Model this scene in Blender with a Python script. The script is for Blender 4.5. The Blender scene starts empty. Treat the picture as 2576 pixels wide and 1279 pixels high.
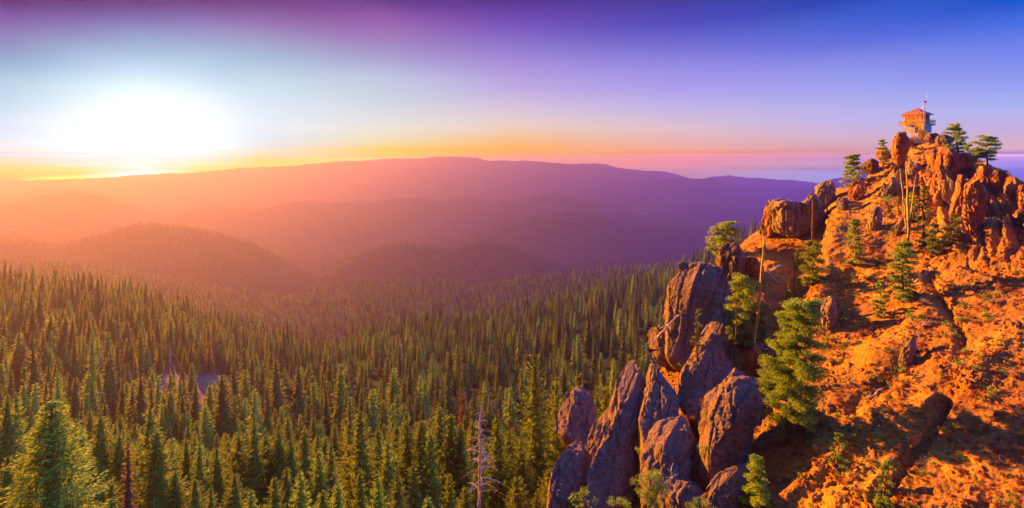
import bpy, math, random
import numpy as np
from mathutils import Vector
from mathutils.bvhtree import BVHTree

random.seed(7)
RNG = np.random.default_rng(11)
R = math.radians
SC = bpy.context.scene
COL = SC.collection

# ------------------------------------------------------------------ camera
F = 1080.75            # focal length in pixels of a 2576 wide frame (100 degrees across)
HY = 400.0             # row of the true horizon
cam_d = bpy.data.cameras.new("camera")
cam = bpy.data.objects.new("camera", cam_d)
COL.objects.link(cam)
cam.location = (0, 0, 0)
cam.rotation_euler = (R(90), 0, 0)
cam_d.sensor_width = 36
cam_d.lens = 36 * F / 2576
cam_d.shift_y = (HY - 639.5) / 2576
cam_d.clip_start = 0.5
cam_d.clip_end = 40000
SC.camera = cam
SC.view_settings.view_transform = 'Standard'
SC.view_settings.look = 'None'
SC.view_settings.gamma = 1
SC.view_settings.exposure = 2.7
SC.cycles.max_bounces = 5
SC.cycles.diffuse_bounces = 2
SC.cycles.transmission_bounces = 2
SC.cycles.volume_bounces = 1
SC.cycles.use_denoising = True
SC.cycles.caustics_reflective = False
SC.cycles.caustics_refractive = False

# ------------------------------------------------------------------ sky
SUN_AZ = R(-44)      # azimuth of the sun, from +Y, negative = left
SUN_EL = R(9.0)

def s2l(c):
    return [(x / 255 / 12.92 if x / 255 <= .04045 else ((x / 255 + .055) / 1.055) ** 2.4) for x in c]

SKY = {
 19: [(0,(112,68,130)),(37,(135,95,165)),(75,(150,125,180)),(112,(155,150,195)),(160,(165,185,215)),(205,(190,212,228)),(262,(205,222,240)),
      (300,(225,232,245)),(336,(232,234,245)),(385,(243,236,232)),(412,(250,228,180)),(425,(252,225,90)),(445,(252,212,0)),(475,(250,170,0))],
 346:[(0,(122,80,135)),(45,(140,115,175)),(93,(160,165,205)),(130,(170,190,220)),(170,(190,212,238)),(215,(215,235,248)),(270,(240,247,254)),
      (330,(246,250,255)),(440,(255,252,235)),(460,(255,240,150)),(475,(255,215,0))],
 190:[(0,(118,75,132)),(45,(138,108,170)),(85,(155,145,192)),(120,(165,178,212)),(165,(178,200,228)),(205,(200,222,238)),(262,(222,234,247)),(300,(236,241,250)),(336,(241,243,250)),(385,(246,244,243)),(415,(252,240,215)),(432,(255,232,120)),(455,(255,215,20))],
 505:[(0,(124,80,138)),(50,(148,120,178)),(100,(165,168,208)),(140,(178,198,224)),(185,(196,218,238)),(230,(220,234,247)),(280,(237,243,251)),(335,(243,246,252)),(390,(249,246,244)),(415,(253,240,190)),(435,(255,225,70))],
 648:[(0,(125,80,140)),(56,(155,120,178)),(100,(165,160,200)),(150,(175,195,220)),(205,(205,222,236)),(260,(225,236,248)),(320,(238,240,248)),
      (365,(243,236,234)),(392,(250,228,190)),(410,(253,225,100)),(430,(255,215,40)),(460,(255,190,20))],
 962:[(0,(115,70,145)),(45,(150,95,170)),(100,(165,130,190)),(150,(175,165,210)),(195,(195,200,225)),(240,(205,212,228)),(280,(222,222,228)),
      (325,(240,228,215)),(360,(252,220,165)),(385,(255,210,100)),(410,(255,200,60)),(450,(250,160,60))],
 1290:[(0,(95,60,150)),(60,(120,85,185)),(115,(145,120,205)),(170,(175,150,220)),(225,(195,175,225)),(280,(222,200,215)),(320,(240,205,190)),
      (355,(252,190,135)),(385,(255,175,100)),(410,(252,160,105)),(450,(220,130,120))],
 1717:[(0,(72,68,165)),(60,(85,80,190)),(112,(115,110,210)),(165,(150,140,228)),(224,(175,160,235)),(270,(195,180,230)),(320,(222,190,205)),
      (365,(240,175,165)),(390,(248,155,135)),(415,(235,145,155)),(435,(200,145,190)),(460,(150,120,190))],
 2095:[(0,(50,78,185)),(60,(75,100,210)),(112,(105,115,220)),(165,(140,145,232)),(224,(165,165,238)),(270,(185,178,235)),(315,(200,180,225)),
      (350,(215,175,195)),(385,(222,150,165)),(410,(200,150,190)),(435,(175,150,215)),(460,(150,145,215))],
 2555:[(0,(30,90,205)),(60,(75,110,225)),(112,(110,130,232)),(150,(125,140,238)),(224,(155,165,240)),(270,(175,180,240)),(320,(195,175,225)),
      (355,(210,175,205)),(390,(205,155,200)),(415,(170,140,210)),(430,(130,120,205)),(460,(110,110,195))],
}

class NT:
    """small helper round a node tree"""
    def __init__(self, tree):
        self.t = tree
    def n(self, kind, **kw):
        nd = self.t.nodes.new(kind)
        for k, v in kw.items():
            setattr(nd, k, v)
        return nd
    def l(self, a, b):
        self.t.links.new(a, b)
    def val(self, sock, v):
        if hasattr(v, 'is_linked') or isinstance(v, bpy.types.NodeSocket):
            self.l(v, sock)
        else:
            sock.default_value = v
    def math(self, op, a, b=0.0, clamp=False):
        nd = self.n('ShaderNodeMath', operation=op, use_clamp=clamp)
        self.val(nd.inputs[0], a); self.val(nd.inputs[1], b)
        return nd.outputs[0]
    def mix(self, f, a, b, mode='MIX'):
        nd = self.n('ShaderNodeMix', data_type='RGBA', blend_type=mode)
        self.val(nd.inputs[0], f); self.val(nd.inputs[6], a); self.val(nd.inputs[7], b)
        return nd.outputs[2]
    def maprange(self, v, a, b, c=0.0, d=1.0, smooth=False):
        nd = self.n('ShaderNodeMapRange')
        if smooth: nd.interpolation_type = 'SMOOTHSTEP'
        self.val(nd.inputs[0], v)
        for i, x in enumerate((a, b, c, d)): nd.inputs[i + 1].default_value = x
        return nd.outputs[0]
    def ramp(self, v, stops):
        nd = self.n('ShaderNodeValToRGB')
        self.l(v, nd.inputs[0])
        e = nd.color_ramp.elements
        while len(e) > 1: e.remove(e[-1])
        e[0].position = stops[0][0]; e[0].color = tuple(stops[0][1]) + (1,)
        for p, c in stops[1:]:
            x = e.new(min(max(p, 0), 1)); x.color = tuple(c) + (1,)
        return nd.outputs[0]
    def noise(self, vec, scale, detail=5, rough=.55, dist=0.0, out=0):
        nd = self.n('ShaderNodeTexNoise')
        if vec is not None: self.l(vec, nd.inputs['Vector'])
        nd.inputs['Scale'].default_value = scale; nd.inputs['Detail'].default_value = detail
        nd.inputs['Roughness'].default_value = rough; nd.inputs['Distortion'].default_value = dist
        return nd.outputs[out]

SKY_STRENGTH = 0.165
# what the sky must give beyond the haze so that, seen through it, it has the colours above
SKY_FIX = {(19, 0): (0.0457, 0.0102, 0.1615), (19, 37): (0.1049, 0.069, 0.3641), (19, 75): (0.1469, 0.1576, 0.4403), (19, 112): (0.1603, 0.2509, 0.5265), (19, 160): (0.1656, 0.4194, 0.6696), (19, 205): (0.2873, 0.6053, 0.7728), (19, 262): (0.3121, 0.6688, 0.8884), (19, 300): (0.3856, 0.7613, 0.969), (19, 336): (0.2545, 0.7732, 1.0316), (19, 378): (0.0, 0.8763, 1.2201), (19, 385): (0.0, 0.9374, 1.8788), (19, 391): (0.0009, 0.6349, 0.5818), (19, 395): (0.0009, 1.7168, 8.17), (19, 398): (0.0009, 2.2145, 6.7682), (19, 401): (0.0009, 1.9995, 5.3403), (19, 405): (0.0009, 1.5185, 2.9292), (19, 412): (0.0, 2.2289, 6.2913), (19, 418): (0.0009, 1.727, 0.0003), (19, 425): (0.0, 2.2224, 0.0), (19, 428): (0.0009, 2.416, 0.0001), (19, 440): (0.0009, 1.3358, 0.0), (19, 445): (0.0, 0.9227, 0.0), (19, 475): (0.0, 0.5633, 0.0), (346, 0): (0.0815, 0.0254, 0.1753), (346, 45): (0.1354, 0.1293, 0.4224), (346, 93): (0.208, 0.3407, 0.6019), (346, 130): (0.2364, 0.4621, 0.6923), (346, 170): (0.3364, 0.6056, 0.8488), (346, 215): (0.4885, 0.7814, 0.9328), (346, 270): (0.6198, 0.8997, 1.0758), (346, 330): (0.5016, 0.9325, 1.1446), (346, 378): (0.0, 1.063, 1.4054), (346, 386): (0.0009, 1.1939, 1.5954), (346, 391): (0.0009, 1.0821, 1.8034), (346, 395): (0.0009, 2.9958, 7.2011), (346, 398): (0.0009, 3.5182, 7.5439), (346, 401): (0.0009, 3.6362, 7.6941), (346, 405): (0.0009, 3.9133, 7.6081), (346, 410): (0.0009, 3.7896, 7.6799), (346, 418): (0.001, 4.4642, 8.4589), (346, 428): (0.001, 3.9477, 6.0678), (346, 440): (0.0, 7.4679, 13.0053), (346, 460): (0.0, 6.6848, 4.7744), (346, 475): (0.0, 5.2132, 0.0), (190, 0): (0.0552, 0.0154, 0.1722), (190, 45): (0.1288, 0.1064, 0.397), (190, 85): (0.1784, 0.2359, 0.5103), (190, 120): (0.2097, 0.4031, 0.6482), (190, 165): (0.2443, 0.5164, 0.7626), (190, 205): (0.3612, 0.678, 0.8503), (190, 262): (0.4415, 0.7595, 0.9386), (190, 300): (0.4953, 0.8304, 0.9885), (190, 336): (0.3371, 0.8509, 1.0583), (190, 378): (0.0, 0.9483, 1.2903), (190, 385): (0.0, 1.1038, 1.9523), (190, 391): (0.0009, 0.6618, 0.9824), (190, 395): (0.0009, 2.8169, 8.122), (190, 398): (0.0009, 2.7875, 7.6507), (190, 401): (0.0009, 2.7139, 7.951), (190, 405): (0.0009, 2.8059, 7.209), (190, 410): (0.0009, 2.6865, 5.2846), (190, 415): (0.0, 3.3336, 9.23), (190, 418): (0.0009, 2.7799, 2.1905), (190, 428): (0.001, 3.0424, 0.0018), (190, 432): (0.0, 3.5693, 0.0), (190, 440): (0.001, 0.0014, 0.0001), (190, 455): (0.0, 20.493, 0.0), (505, 0): (0.0948, 0.0274, 0.1909), (505, 50): (0.1906, 0.1581, 0.4396), (505, 100): (0.248, 0.3447, 0.6056), (505, 140): (0.2988, 0.5268, 0.7377), (505, 185): (0.3807, 0.6414, 0.825), (505, 230): (0.5266, 0.7734, 0.9254), (505, 280): (0.6104, 0.851, 0.9622), (505, 335): (0.4932, 0.8925, 1.0255), (505, 378): (0.0, 1.05, 1.4868), (505, 386): (0.0009, 0.9511, 0.9562), (505, 390): (0.0, 1.3068, 2.5805), (505, 395): (0.0009, 2.3897, 5.3751), (505, 398): (0.0009, 2.8329, 5.3114), (505, 401): (0.0009, 2.8035, 4.9419), (505, 405): (0.0009, 2.5565, 3.7205), (505, 410): (0.0009, 2.3724, 2.35), (505, 415): (0.0, 3.2238, 3.3094), (505, 418): (0.001, 2.5262, 1.1699), (505, 428): (0.001, 2.2482, 0.0001), (505, 435): (0.001, 2.134, 0.0001), (648, 0): (0.1076, 0.0367, 0.2143), (648, 56): (0.228, 0.1499, 0.4208), (648, 100): (0.2697, 0.3182, 0.5569), (648, 150): (0.2996, 0.4986, 0.6932), (648, 205): (0.4602, 0.6908, 0.8197), (648, 260): (0.5586, 0.7957, 0.9451), (648, 320): (0.5799, 0.8512, 0.9797), (648, 365): (0.2868, 0.8309, 1.0101), (648, 378): (0.0, 0.8593, 0.9267), (648, 386): (0.0009, 0.8829, 0.7083), (648, 392): (0.0, 0.9488, 1.3455), (648, 395): (0.0009, 1.6309, 1.9145), (648, 398): (0.0009, 1.8018, 0.5439), (648, 401): (0.0009, 1.7243, 0.0005), (648, 405): (0.0009, 1.4306, 0.0002), (648, 410): (0.0, 1.956, 0.0), (648, 418): (0.0, 1.8783, 0.0), (648, 430): (0.0, 1.7653, 0.0), (648, 440): (0.0, 1.615, 0.0), (648, 460): (0.0, 1.3376, 0.0), (962, 0): (0.1004, 0.0355, 0.2346), (962, 45): (0.263, 0.0981, 0.3829), (962, 100): (0.3056, 0.1972, 0.4837), (962, 150): (0.3477, 0.3452, 0.6114), (962, 195): (0.4601, 0.551, 0.7295), (962, 240): (0.4954, 0.6194, 0.741), (962, 280): (0.5995, 0.7013, 0.7607), (962, 325): (0.7138, 0.7768, 0.701), (962, 360): (0.7208, 0.7548, 0.4002), (962, 378): (0.7233, 0.6935, 0.0556), (962, 385): (0.575, 0.8867, 0.0), (962, 391): (0.001, 0.8825, 0.0001), (962, 395): (0.001, 1.2877, 0.0001), (962, 398): (0.001, 2.6823, 0.0001), (962, 401): (0.001, 2.6472, 0.0001), (962, 405): (0.001, 2.6007, 0.0001), (962, 410): (0.001, 2.5433, 0.0), (962, 418): (0.001, 2.3211, 0.0), (962, 428): (0.001, 2.0598, 0.0), (962, 440): (0.0009, 1.77, 0.0), (962, 450): (0.0009, 1.5479, 0.0), (1290, 0): (0.0805, 0.0297, 0.2656), (1290, 60): (0.1537, 0.0774, 0.4556), (1290, 115): (0.242, 0.1733, 0.5803), (1290, 170): (0.3753, 0.2843, 0.6872), (1290, 225): (0.4856, 0.4045, 0.7294), (1290, 280): (0.6711, 0.5666, 0.6696), (1290, 320): (0.8139, 0.625, 0.511), (1290, 355): (0.9215, 0.5439, 0.2025), (1290, 378): (1.1191, 0.5292, 0.0), (1290, 385): (1.2212, 0.595, 0.0), (1290, 391): (1.321, 0.5924, 0.0001), (1290, 395): (2.2194, 1.1444, 0.0001), (1290, 398): (2.2123, 1.1176, 0.0001), (1290, 401): (2.2051, 1.0911, 0.0001), (1290, 405): (2.1956, 1.0564, 0.0001), (1290, 410): (2.1838, 1.014, 0.0001), (1290, 418): (2.0598, 0.9321, 0.0001), (1290, 428): (1.9108, 0.8353, 0.0002), (1290, 440): (1.7404, 0.7273, 0.0002), (1290, 450): (1.6056, 0.6439, 0.0002), (1717, 0): (0.0469, 0.045, 0.3252), (1717, 60): (0.0688, 0.0686, 0.4803), (1717, 112): (0.1466, 0.1441, 0.6011), (1717, 165): (0.2781, 0.2485, 0.7354), (1717, 224): (0.3993, 0.3377, 0.8046), (1717, 270): (0.5157, 0.4558, 0.7741), (1717, 320): (0.7157, 0.544, 0.5852), (1717, 365): (0.9337, 0.4933, 0.3465), (1717, 378): (1.1819, 0.5318, 0.1942), (1717, 386): (1.2922, 0.4643, 0.0004), (1717, 390): (1.9952, 0.7711, 0.0), (1717, 395): (4.3155, 1.3826, 0.0003), (1717, 398): (4.2011, 1.4784, 0.0003), (1717, 401): (4.045, 1.4002, 0.0003), (1717, 405): (3.9164, 1.3073, 0.0003), (1717, 410): (2.9079, 0.9003, 0.0003), (1717, 415): (5.7037, 1.7703, 0.0), (1717, 418): (3.2725, 1.1176, 0.0003), (1717, 428): (2.4401, 1.2685, 0.4766), (1717, 435): (2.135, 1.2685, 0.553), (1717, 440): (1.9033, 1.1748, 0.553), (1717, 460): (1.1274, 0.8414, 0.553), (2095, 0): (0.0145, 0.0582, 0.4102), (2095, 60): (0.0561, 0.12, 0.5986), (2095, 112): (0.1218, 0.1591, 0.669), (2095, 165): (0.2457, 0.2744, 0.7454), (2095, 224): (0.3491, 0.3655, 0.808), (2095, 270): (0.4697, 0.4473, 0.7799), (2095, 315): (0.5753, 0.4776, 0.7386), (2095, 350): (0.7336, 0.4929, 0.51), (2095, 378): (0.91, 0.4629, 0.2658), (2095, 385): (1.3491, 0.5012, 0.0), (2095, 391): (1.7369, 0.7761, 0.0004), (2095, 395): (4.5147, 2.0931, 0.0004), (2095, 398): (4.3694, 2.0958, 0.0004), (2095, 401): (3.8599, 1.9496, 0.0004), (2095, 405): (2.7002, 1.5836, 0.0005), (2095, 410): (4.4415, 2.9244, 0.0), (2095, 418): (2.7678, 2.2068, 0.2932), (2095, 428): (2.1493, 1.7068, 0.075), (2095, 435): (2.0683, 2.5817, 2.4932), (2095, 440): (1.9394, 2.5441, 2.4932), (2095, 460): (1.4715, 2.3969, 2.4932), (2555, 0): (0.0, 0.0828, 0.5422), (2555, 60): (0.0573, 0.149, 0.7001), (2555, 112): (0.1403, 0.2108, 0.7345), (2555, 150): (0.187, 0.251, 0.7759), (2555, 224): (0.3081, 0.3662, 0.8026), (2555, 270): (0.4243, 0.4764, 0.8099), (2555, 320): (0.5733, 0.4651, 0.6549), (2555, 355): (0.7629, 0.5246, 0.4374), (2555, 378): (1.1292, 0.6793, 0.2678), (2555, 386): (0.5675, 0.3589, 0.0006), (2555, 390): (1.3809, 0.6922, 0.0), (2555, 395): (8.5846, 4.6668, 0.0006), (2555, 398): (7.7286, 4.6347, 0.0006), (2555, 401): (6.145, 3.8007, 0.0006), (2555, 405): (4.7533, 3.3608, 0.0006), (2555, 410): (3.906, 3.1091, 0.0006), (2555, 415): (6.5378, 5.7206, 0.0), (2555, 418): (2.3944, 2.385, 0.0006), (2555, 430): (1.4793, 1.8194, 0.0006), (2555, 440): (1.3203, 1.7127, 0.0006), (2555, 460): (1.0333, 1.5105, 0.0005)}
def sky_rows(k):
    rows = list(SKY[k]); have = {r_[0] for r_ in rows}
    for p in (378, 386, 391, 395, 398, 401, 405, 410, 418, 428, 440):
        if p not in have and all(abs(p - h) > 2 for h in have) and p < SKY[k][-1][0]:
            a = max(r_ for r_ in SKY[k] if r_[0] <= p); b = min(r_ for r_ in SKY[k] if r_[0] > p)
            f = (p - a[0]) / (b[0] - a[0])
            rows.append((p, tuple(a[1][j] * (1 - f) + b[1][j] * f for j in range(3))))
    return sorted(rows)

def build_world():
    w = bpy.data.worlds.new("World")
    SC.world = w
    w.use_nodes = True
    t = NT(w.node_tree); w.node_tree.nodes.clear()
    out = t.n('ShaderNodeOutputWorld'); bg = t.n('ShaderNodeBackground')
    tc = t.n('ShaderNodeTexCoord'); sp = t.n('ShaderNodeSeparateXYZ')
    t.l(tc.outputs['Generated'], sp.inputs[0])
    az = t.math('ARCTAN2', sp.outputs[0], sp.outputs[1])
    el = t.math('ARCSINE', sp.outputs[2])
    LO, HI = R(-6), R(60)
    eln = t.maprange(el, LO, HI)
    prev = None
    keys = sorted(SKY)
    for i, k in enumerate(keys):
        a = math.atan((k - 1288) / F)
        st = []
        for py, c in reversed(sky_rows(k)):
            e = math.atan((HY - py) / F * math.cos(a))
            st.append(((e - LO) / (HI - LO), SKY_FIX.get((k, py)) or s2l(c)))
        top = s2l(SKY[k][0][1])
        right = i / (len(keys) - 1)
        st.append(((R(32) - LO) / (HI - LO), [top[j] * .6 + .4 * x for j, x in enumerate((.06, .08, .10 + .4 * right))]))
        st.append((1.0, tuple(p * (1 - right) + q * right for p, q in zip((.22, .10, .02), (.04, .30, 2.4)))))  # overhead: invented warm left and blue right, added to colour the haze
        c = t.ramp(eln, st)
        if prev is None:
            prev = c
        else:
            a0 = math.atan((keys[i - 1] - 1288) / F)
            f = t.maprange(az, a0, a, smooth=False)
            prev = t.mix(f, prev, c)
    prev = t.mix(t.maprange(az, R(54), R(68)), prev, (.05, 2.6, 17, 1))  # extra blue glow, added right of the view to tint the haze
    # sky behind the camera: dim warm left, blue right added to tint the haze
    back = t.maprange(sp.outputs[1], .25, -.3)
    side = t.maprange(sp.outputs[0], -.3, .5)
    prev = t.mix(back, prev, t.mix(side, (.16, .09, .08, 1), (.05, .16, 1.1, 1)))
    # the glow round the rising sun itself
    cr = t.n('ShaderNodeVectorMath', operation='DOT_PRODUCT')
    t.l(tc.outputs['Generated'], cr.inputs[0])
    ge = R(.8)
    ga = math.atan((372 - 1288) / F)
    cr.inputs[1].default_value = (math.sin(ga) * math.cos(ge), math.cos(ga) * math.cos(ge), math.sin(ge))
    glow = t.math('POWER', t.maprange(cr.outputs['Value'], math.cos(R(12)), 1.0), 2.2)
    halo = t.math('POWER', t.maprange(cr.outputs['Value'], math.cos(R(19)), 1.0), 1.6)
    prev = t.mix(1.0, prev, t.mix(halo, (0, 0, 0, 1), (.0, .0, .0, 1)), 'ADD')
    add = t.mix(1.0, prev, t.mix(glow, (0, 0, 0, 1), (.35, .33, .28, 1)), 'ADD')
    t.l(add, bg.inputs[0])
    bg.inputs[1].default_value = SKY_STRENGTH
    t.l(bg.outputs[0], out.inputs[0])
build_world()

sun_d = bpy.data.lights.new("sun", 'SUN')
sun = bpy.data.objects.new("sun", sun_d)
COL.objects.link(sun)
to_sun = Vector((math.sin(SUN_AZ) * math.cos(SUN_EL), math.cos(SUN_AZ) * math.cos(SUN_EL), math.sin(SUN_EL)))
sun.rotation_euler = to_sun.to_track_quat('Z', 'Y').to_euler()
sun.location = (-200, 200, 100)
sun_d.energy = 5.0
sun_d.angle = R(0.6)
sun_d.color = (1.0, 0.38, 0.015)

# ------------------------------------------------------------------ helpers
def P(px, py, d):
    return Vector(((px - 1288) / F * d, d, (HY - py) / F * d))

def hash3(ix, iy, iz, seed):
    h = (ix.astype(np.uint32) * np.uint32(374761393) + iy.astype(np.uint32) * np.uint32(668265263)
         + iz.astype(np.uint32) * np.uint32(2147483647) + np.uint32((seed * 974711 + 12345) & 0xffffffff))
    h = (h ^ (h >> np.uint32(13))) * np.uint32(1274126177)
    h = (h ^ (h >> np.uint32(15))) * np.uint32(2246822519)
    h = h ^ (h >> np.uint32(16))
    return h.astype(np.float64) / 4294967295.0

def vnoise(x, y, z, seed=0):
    x, y, z = np.broadcast_arrays(x, y, z)
    fx, fy, fz = np.floor(x), np.floor(y), np.floor(z)
    ix, iy, iz = fx.astype(np.int64), fy.astype(np.int64), fz.astype(np.int64)
    tx, ty, tz = x - fx, y - fy, z - fz
    tx = tx * tx * tx * (tx * (tx * 6 - 15) + 10); ty = ty * ty * ty * (ty * (ty * 6 - 15) + 10); tz = tz * tz * tz * (tz * (tz * 6 - 15) + 10)
    r = 0
    for a in (0, 1):
        for b in (0, 1):
            for c in (0, 1):
                w = (tx if a else 1 - tx) * (ty if b else 1 - ty) * (tz if c else 1 - tz)
                r = r + w * hash3(ix + a, iy + b, iz + c, seed)
    return r * 2 - 1

def fbm(x, y, z, octv=5, seed=0, gain=.5, ridged=False):
    r = 0; a = 1; s = 0
    for o in range(octv):
        n = vnoise(x + o * 17.3, y - o * 9.1, z + o * 5.7, seed + o)
        if ridged: n = 1 - 2 * np.abs(n)
        r = r + a * n; s += a
        x, y, z = x * 2.03, y * 2.03, z * 2.03
        a *= gain
    return r / s

def cells(x, y, z, seed=0):
    """distance to nearest and second nearest jittered cell point, and its hash"""
    fx, fy, fz = np.floor(x).astype(np.int64), np.floor(y).astype(np.int64), np.floor(z).astype(np.int64)
    d1 = np.full(x.shape, 9.0); d2 = np.full(x.shape, 9.0); hh = np.zeros(x.shape)
    for a in (-1, 0, 1):
        for b in (-1, 0, 1):
            for c in (-1, 0, 1):
                cx, cy, cz = fx + a, fy + b, fz + c
                qx = cx + hash3(cx, cy, cz, seed); qy = cy + hash3(cx, cy, cz, seed + 7); qz = cz + hash3(cx, cy, cz, seed + 13)
                d = np.sqrt((qx - x) ** 2 + (qy - y) ** 2 + (qz - z) ** 2)
                h = hash3(cx, cy, cz, seed + 29)
                n1 = d < d1
                d2 = np.where(n1, d1, np.minimum(d2, d)); hh = np.where(n1, h, hh); d1 = np.where(n1, d, d1)
    return d1, d2, hh

def mesh_np(name, verts, quads=None, tris=None, smooth=False, mat=None, attr=None):
    verts = np.asarray(verts, dtype=np.float32)
    me = bpy.data.meshes.new(name)
    nq = 0 if quads is None else len(quads); ntr = 0 if tris is None else len(tris)
    me.vertices.add(len(verts)); me.vertices.foreach_set('co', verts.ravel())
    loops = []
    starts = []
    if nq: loops.append(np.asarray(quads, dtype=np.int32).ravel()); starts.append(np.arange(nq) * 4)
    if ntr: loops.append(np.asarray(tris, dtype=np.int32).ravel()); starts.append(nq * 4 + np.arange(ntr) * 3)
    loops = np.concatenate(loops); starts = np.concatenate(starts).astype(np.int32)
    me.loops.add(len(loops)); me.loops.foreach_set('vertex_index', loops)
    me.polygons.add(nq + ntr); me.polygons.foreach_set('loop_start', starts)
    me.polygons.foreach_set('use_smooth', np.full(nq + ntr, smooth, dtype=bool))
    if attr is not None:
        a = me.attributes.new('tint', 'FLOAT', 'POINT'); a.data.foreach_set('value', np.asarray(attr, dtype=np.float32))
    me.update(calc_edges=True); me.validate()
    if mat: me.materials.append(mat)
    return me

def link(name, me, parent=None, loc=None):
    o = bpy.data.objects.new(name, me); COL.objects.link(o)
    if parent: o.parent = parent
    if loc is not None: o.location = loc
    return o

def empty(name, loc, rz=0, scale=1.0):
    o = bpy.data.objects.new(name, None); COL.objects.link(o)
    o.location = loc; o.rotation_euler = (0, 0, rz); o.scale = (scale,) * 3 if not hasattr(scale, '__len__') else scale
    o.empty_display_size = .5
    return o

def tag(o, label=None, cat=None, group=None, kind=None):
    if label: o['label'] = label
    if cat: o['category'] = cat
    if group: o['group'] = group
    if kind: o['kind'] = kind
    return o

class MB:
    """collects boxes, bars and tubes into one mesh"""
    def __init__(self): self.v = []; self.f = []
    def add(self, vs, fs):
        b = len(self.v); self.v += [tuple(v) for v in vs]; self.f += [tuple(i + b for i in f) for f in fs]
    def box(self, x0, y0, z0, x1, y1, z1):
        vs = [(x, y, z) for z in (z0, z1) for y in (y0, y1) for x in (x0, x1)]
        self.add(vs, [(0, 2, 3, 1), (4, 5, 7, 6), (0, 1, 5, 4), (2, 6, 7, 3), (0, 4, 6, 2), (1, 3, 7, 5)])
    def bar(self, a, b, w, h=None, up=(0, 0, 1)):
        a, b = Vector(a), Vector(b); h = h or w
        d = (b - a).normalized(); u = Vector(up)
        if abs(d.dot(u)) > .95: u = Vector((1, 0, 0))
        s = d.cross(u).normalized(); u = s.cross(d)
        vs = [p + s * sx * w / 2 + u * sz * h / 2 for p in (a, b) for sz in (-1, 1) for sx in (-1, 1)]
        self.add(vs, [(0, 1, 3, 2), (4, 6, 7, 5), (0, 4, 5, 1), (2, 3, 7, 6), (0, 2, 6, 4), (1, 5, 7, 3)])
    def tube(self, pts, rad, n=7):
        pts = [Vector(p) for p in pts]
        rings = []
        for i, p in enumerate(pts):
            d = (pts[min(i + 1, len(pts) - 1)] - pts[max(i - 1, 0)]).normalized()
            s = d.cross(Vector((.13, .21, .97)) if abs(d.z) < .9 else Vector((1, 0, 0))).normalized(); u = s.cross(d)
            r = rad[i]
            rings.append([p + (s * math.cos(k * 2 * math.pi / n) + u * math.sin(k * 2 * math.pi / n)) * r for k in range(n)])
        vs = [v for r_ in rings for v in r_]
        fs = []
        for i in range(len(pts) - 1):
            for k in range(n):
                fs.append((i * n + k, i * n + (k + 1) % n, (i + 1) * n + (k + 1) % n, (i + 1) * n + k))
        fs.append(tuple(range(n - 1, -1, -1))); fs.append(tuple((len(pts) - 1) * n + k for k in range(n)))
        self.add(vs, fs)
    def mesh(self, name, mat, smooth=False):
        me = bpy.data.meshes.new(name); me.from_pydata(self.v, [], self.f); me.validate(); me.update()
        if smooth: me.polygons.foreach_set('use_smooth', [True] * len(me.polygons))
        me.materials.append(mat); return me
    def build(self, name, mat, parent=None, smooth=False):
        return link(name, self.mesh(name, mat, smooth), parent)

# ------------------------------------------------------------------ materials
def new_mat(name):
    m = bpy.data.materials.new(name); m.use_nodes = True
    t = NT(m.node_tree); m.node_tree.nodes.clear()
    out = t.n('ShaderNodeOutputMaterial')
    return m, t, out

def pbsdf(t, col, rough=.9, normal=None, spec=.2):
    b = t.n('ShaderNodeBsdfPrincipled')
    t.val(b.inputs['Base Color'], col); t.val(b.inputs['Roughness'], rough)
    b.inputs['Specular IOR Level'].default_value = spec
    if normal is not None: t.l(normal, b.inputs['Normal'])
    return b

def bump(t, h, strength, dist):
    b = t.n('ShaderNodeBump'); b.inputs['Strength'].default_value = strength; b.inputs['Distance'].default_value = dist
    t.l(h, b.inputs['Height']); return b.outputs[0]

def foliage(name, c0, c1, c2, trans=.35, tint_by_obj=True):
    m, t, out = new_mat(name)
    oi = t.n('ShaderNodeObjectInfo'); geo = t.n('ShaderNodeNewGeometry')
    nz = t.noise(geo.outputs['Position'], .9, 3, .6)
    a = t.mix(t.maprange(oi.outputs['Random'], 0, 1), c0, c1)
    b = t.mix(t.maprange(nz, .35, .7), a, c2)
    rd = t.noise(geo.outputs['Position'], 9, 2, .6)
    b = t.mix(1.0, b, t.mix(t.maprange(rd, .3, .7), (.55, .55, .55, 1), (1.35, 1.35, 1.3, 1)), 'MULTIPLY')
    p = pbsdf(t, b, .8, spec=.15)
    tr = t.n('ShaderNodeBsdfTranslucent'); t.l(b, tr.inputs[0])
    mx = t.n('ShaderNodeMixShader'); mx.inputs[0].default_value = trans
    t.l(p.outputs[0], mx.inputs[1]); t.l(tr.outputs[0], mx.inputs[2]); t.l(mx.outputs[0], out.inputs[0])
    return m

M = {}
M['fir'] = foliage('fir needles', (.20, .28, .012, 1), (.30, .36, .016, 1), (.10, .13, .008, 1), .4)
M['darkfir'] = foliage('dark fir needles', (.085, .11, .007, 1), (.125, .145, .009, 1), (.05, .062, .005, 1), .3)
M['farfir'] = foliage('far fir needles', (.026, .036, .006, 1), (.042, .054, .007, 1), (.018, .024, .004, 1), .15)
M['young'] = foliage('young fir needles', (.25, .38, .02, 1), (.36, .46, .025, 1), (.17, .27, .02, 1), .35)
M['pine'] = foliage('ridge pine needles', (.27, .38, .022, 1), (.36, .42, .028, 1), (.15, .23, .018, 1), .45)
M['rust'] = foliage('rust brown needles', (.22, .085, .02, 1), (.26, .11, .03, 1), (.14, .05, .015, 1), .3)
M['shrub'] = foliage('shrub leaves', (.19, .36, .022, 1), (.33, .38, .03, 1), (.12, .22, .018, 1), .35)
M['redbush'] = foliage('dry red leaves', (.33, .09, .02, 1), (.40, .15, .025, 1), (.2, .06, .02, 1), .3)

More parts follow.
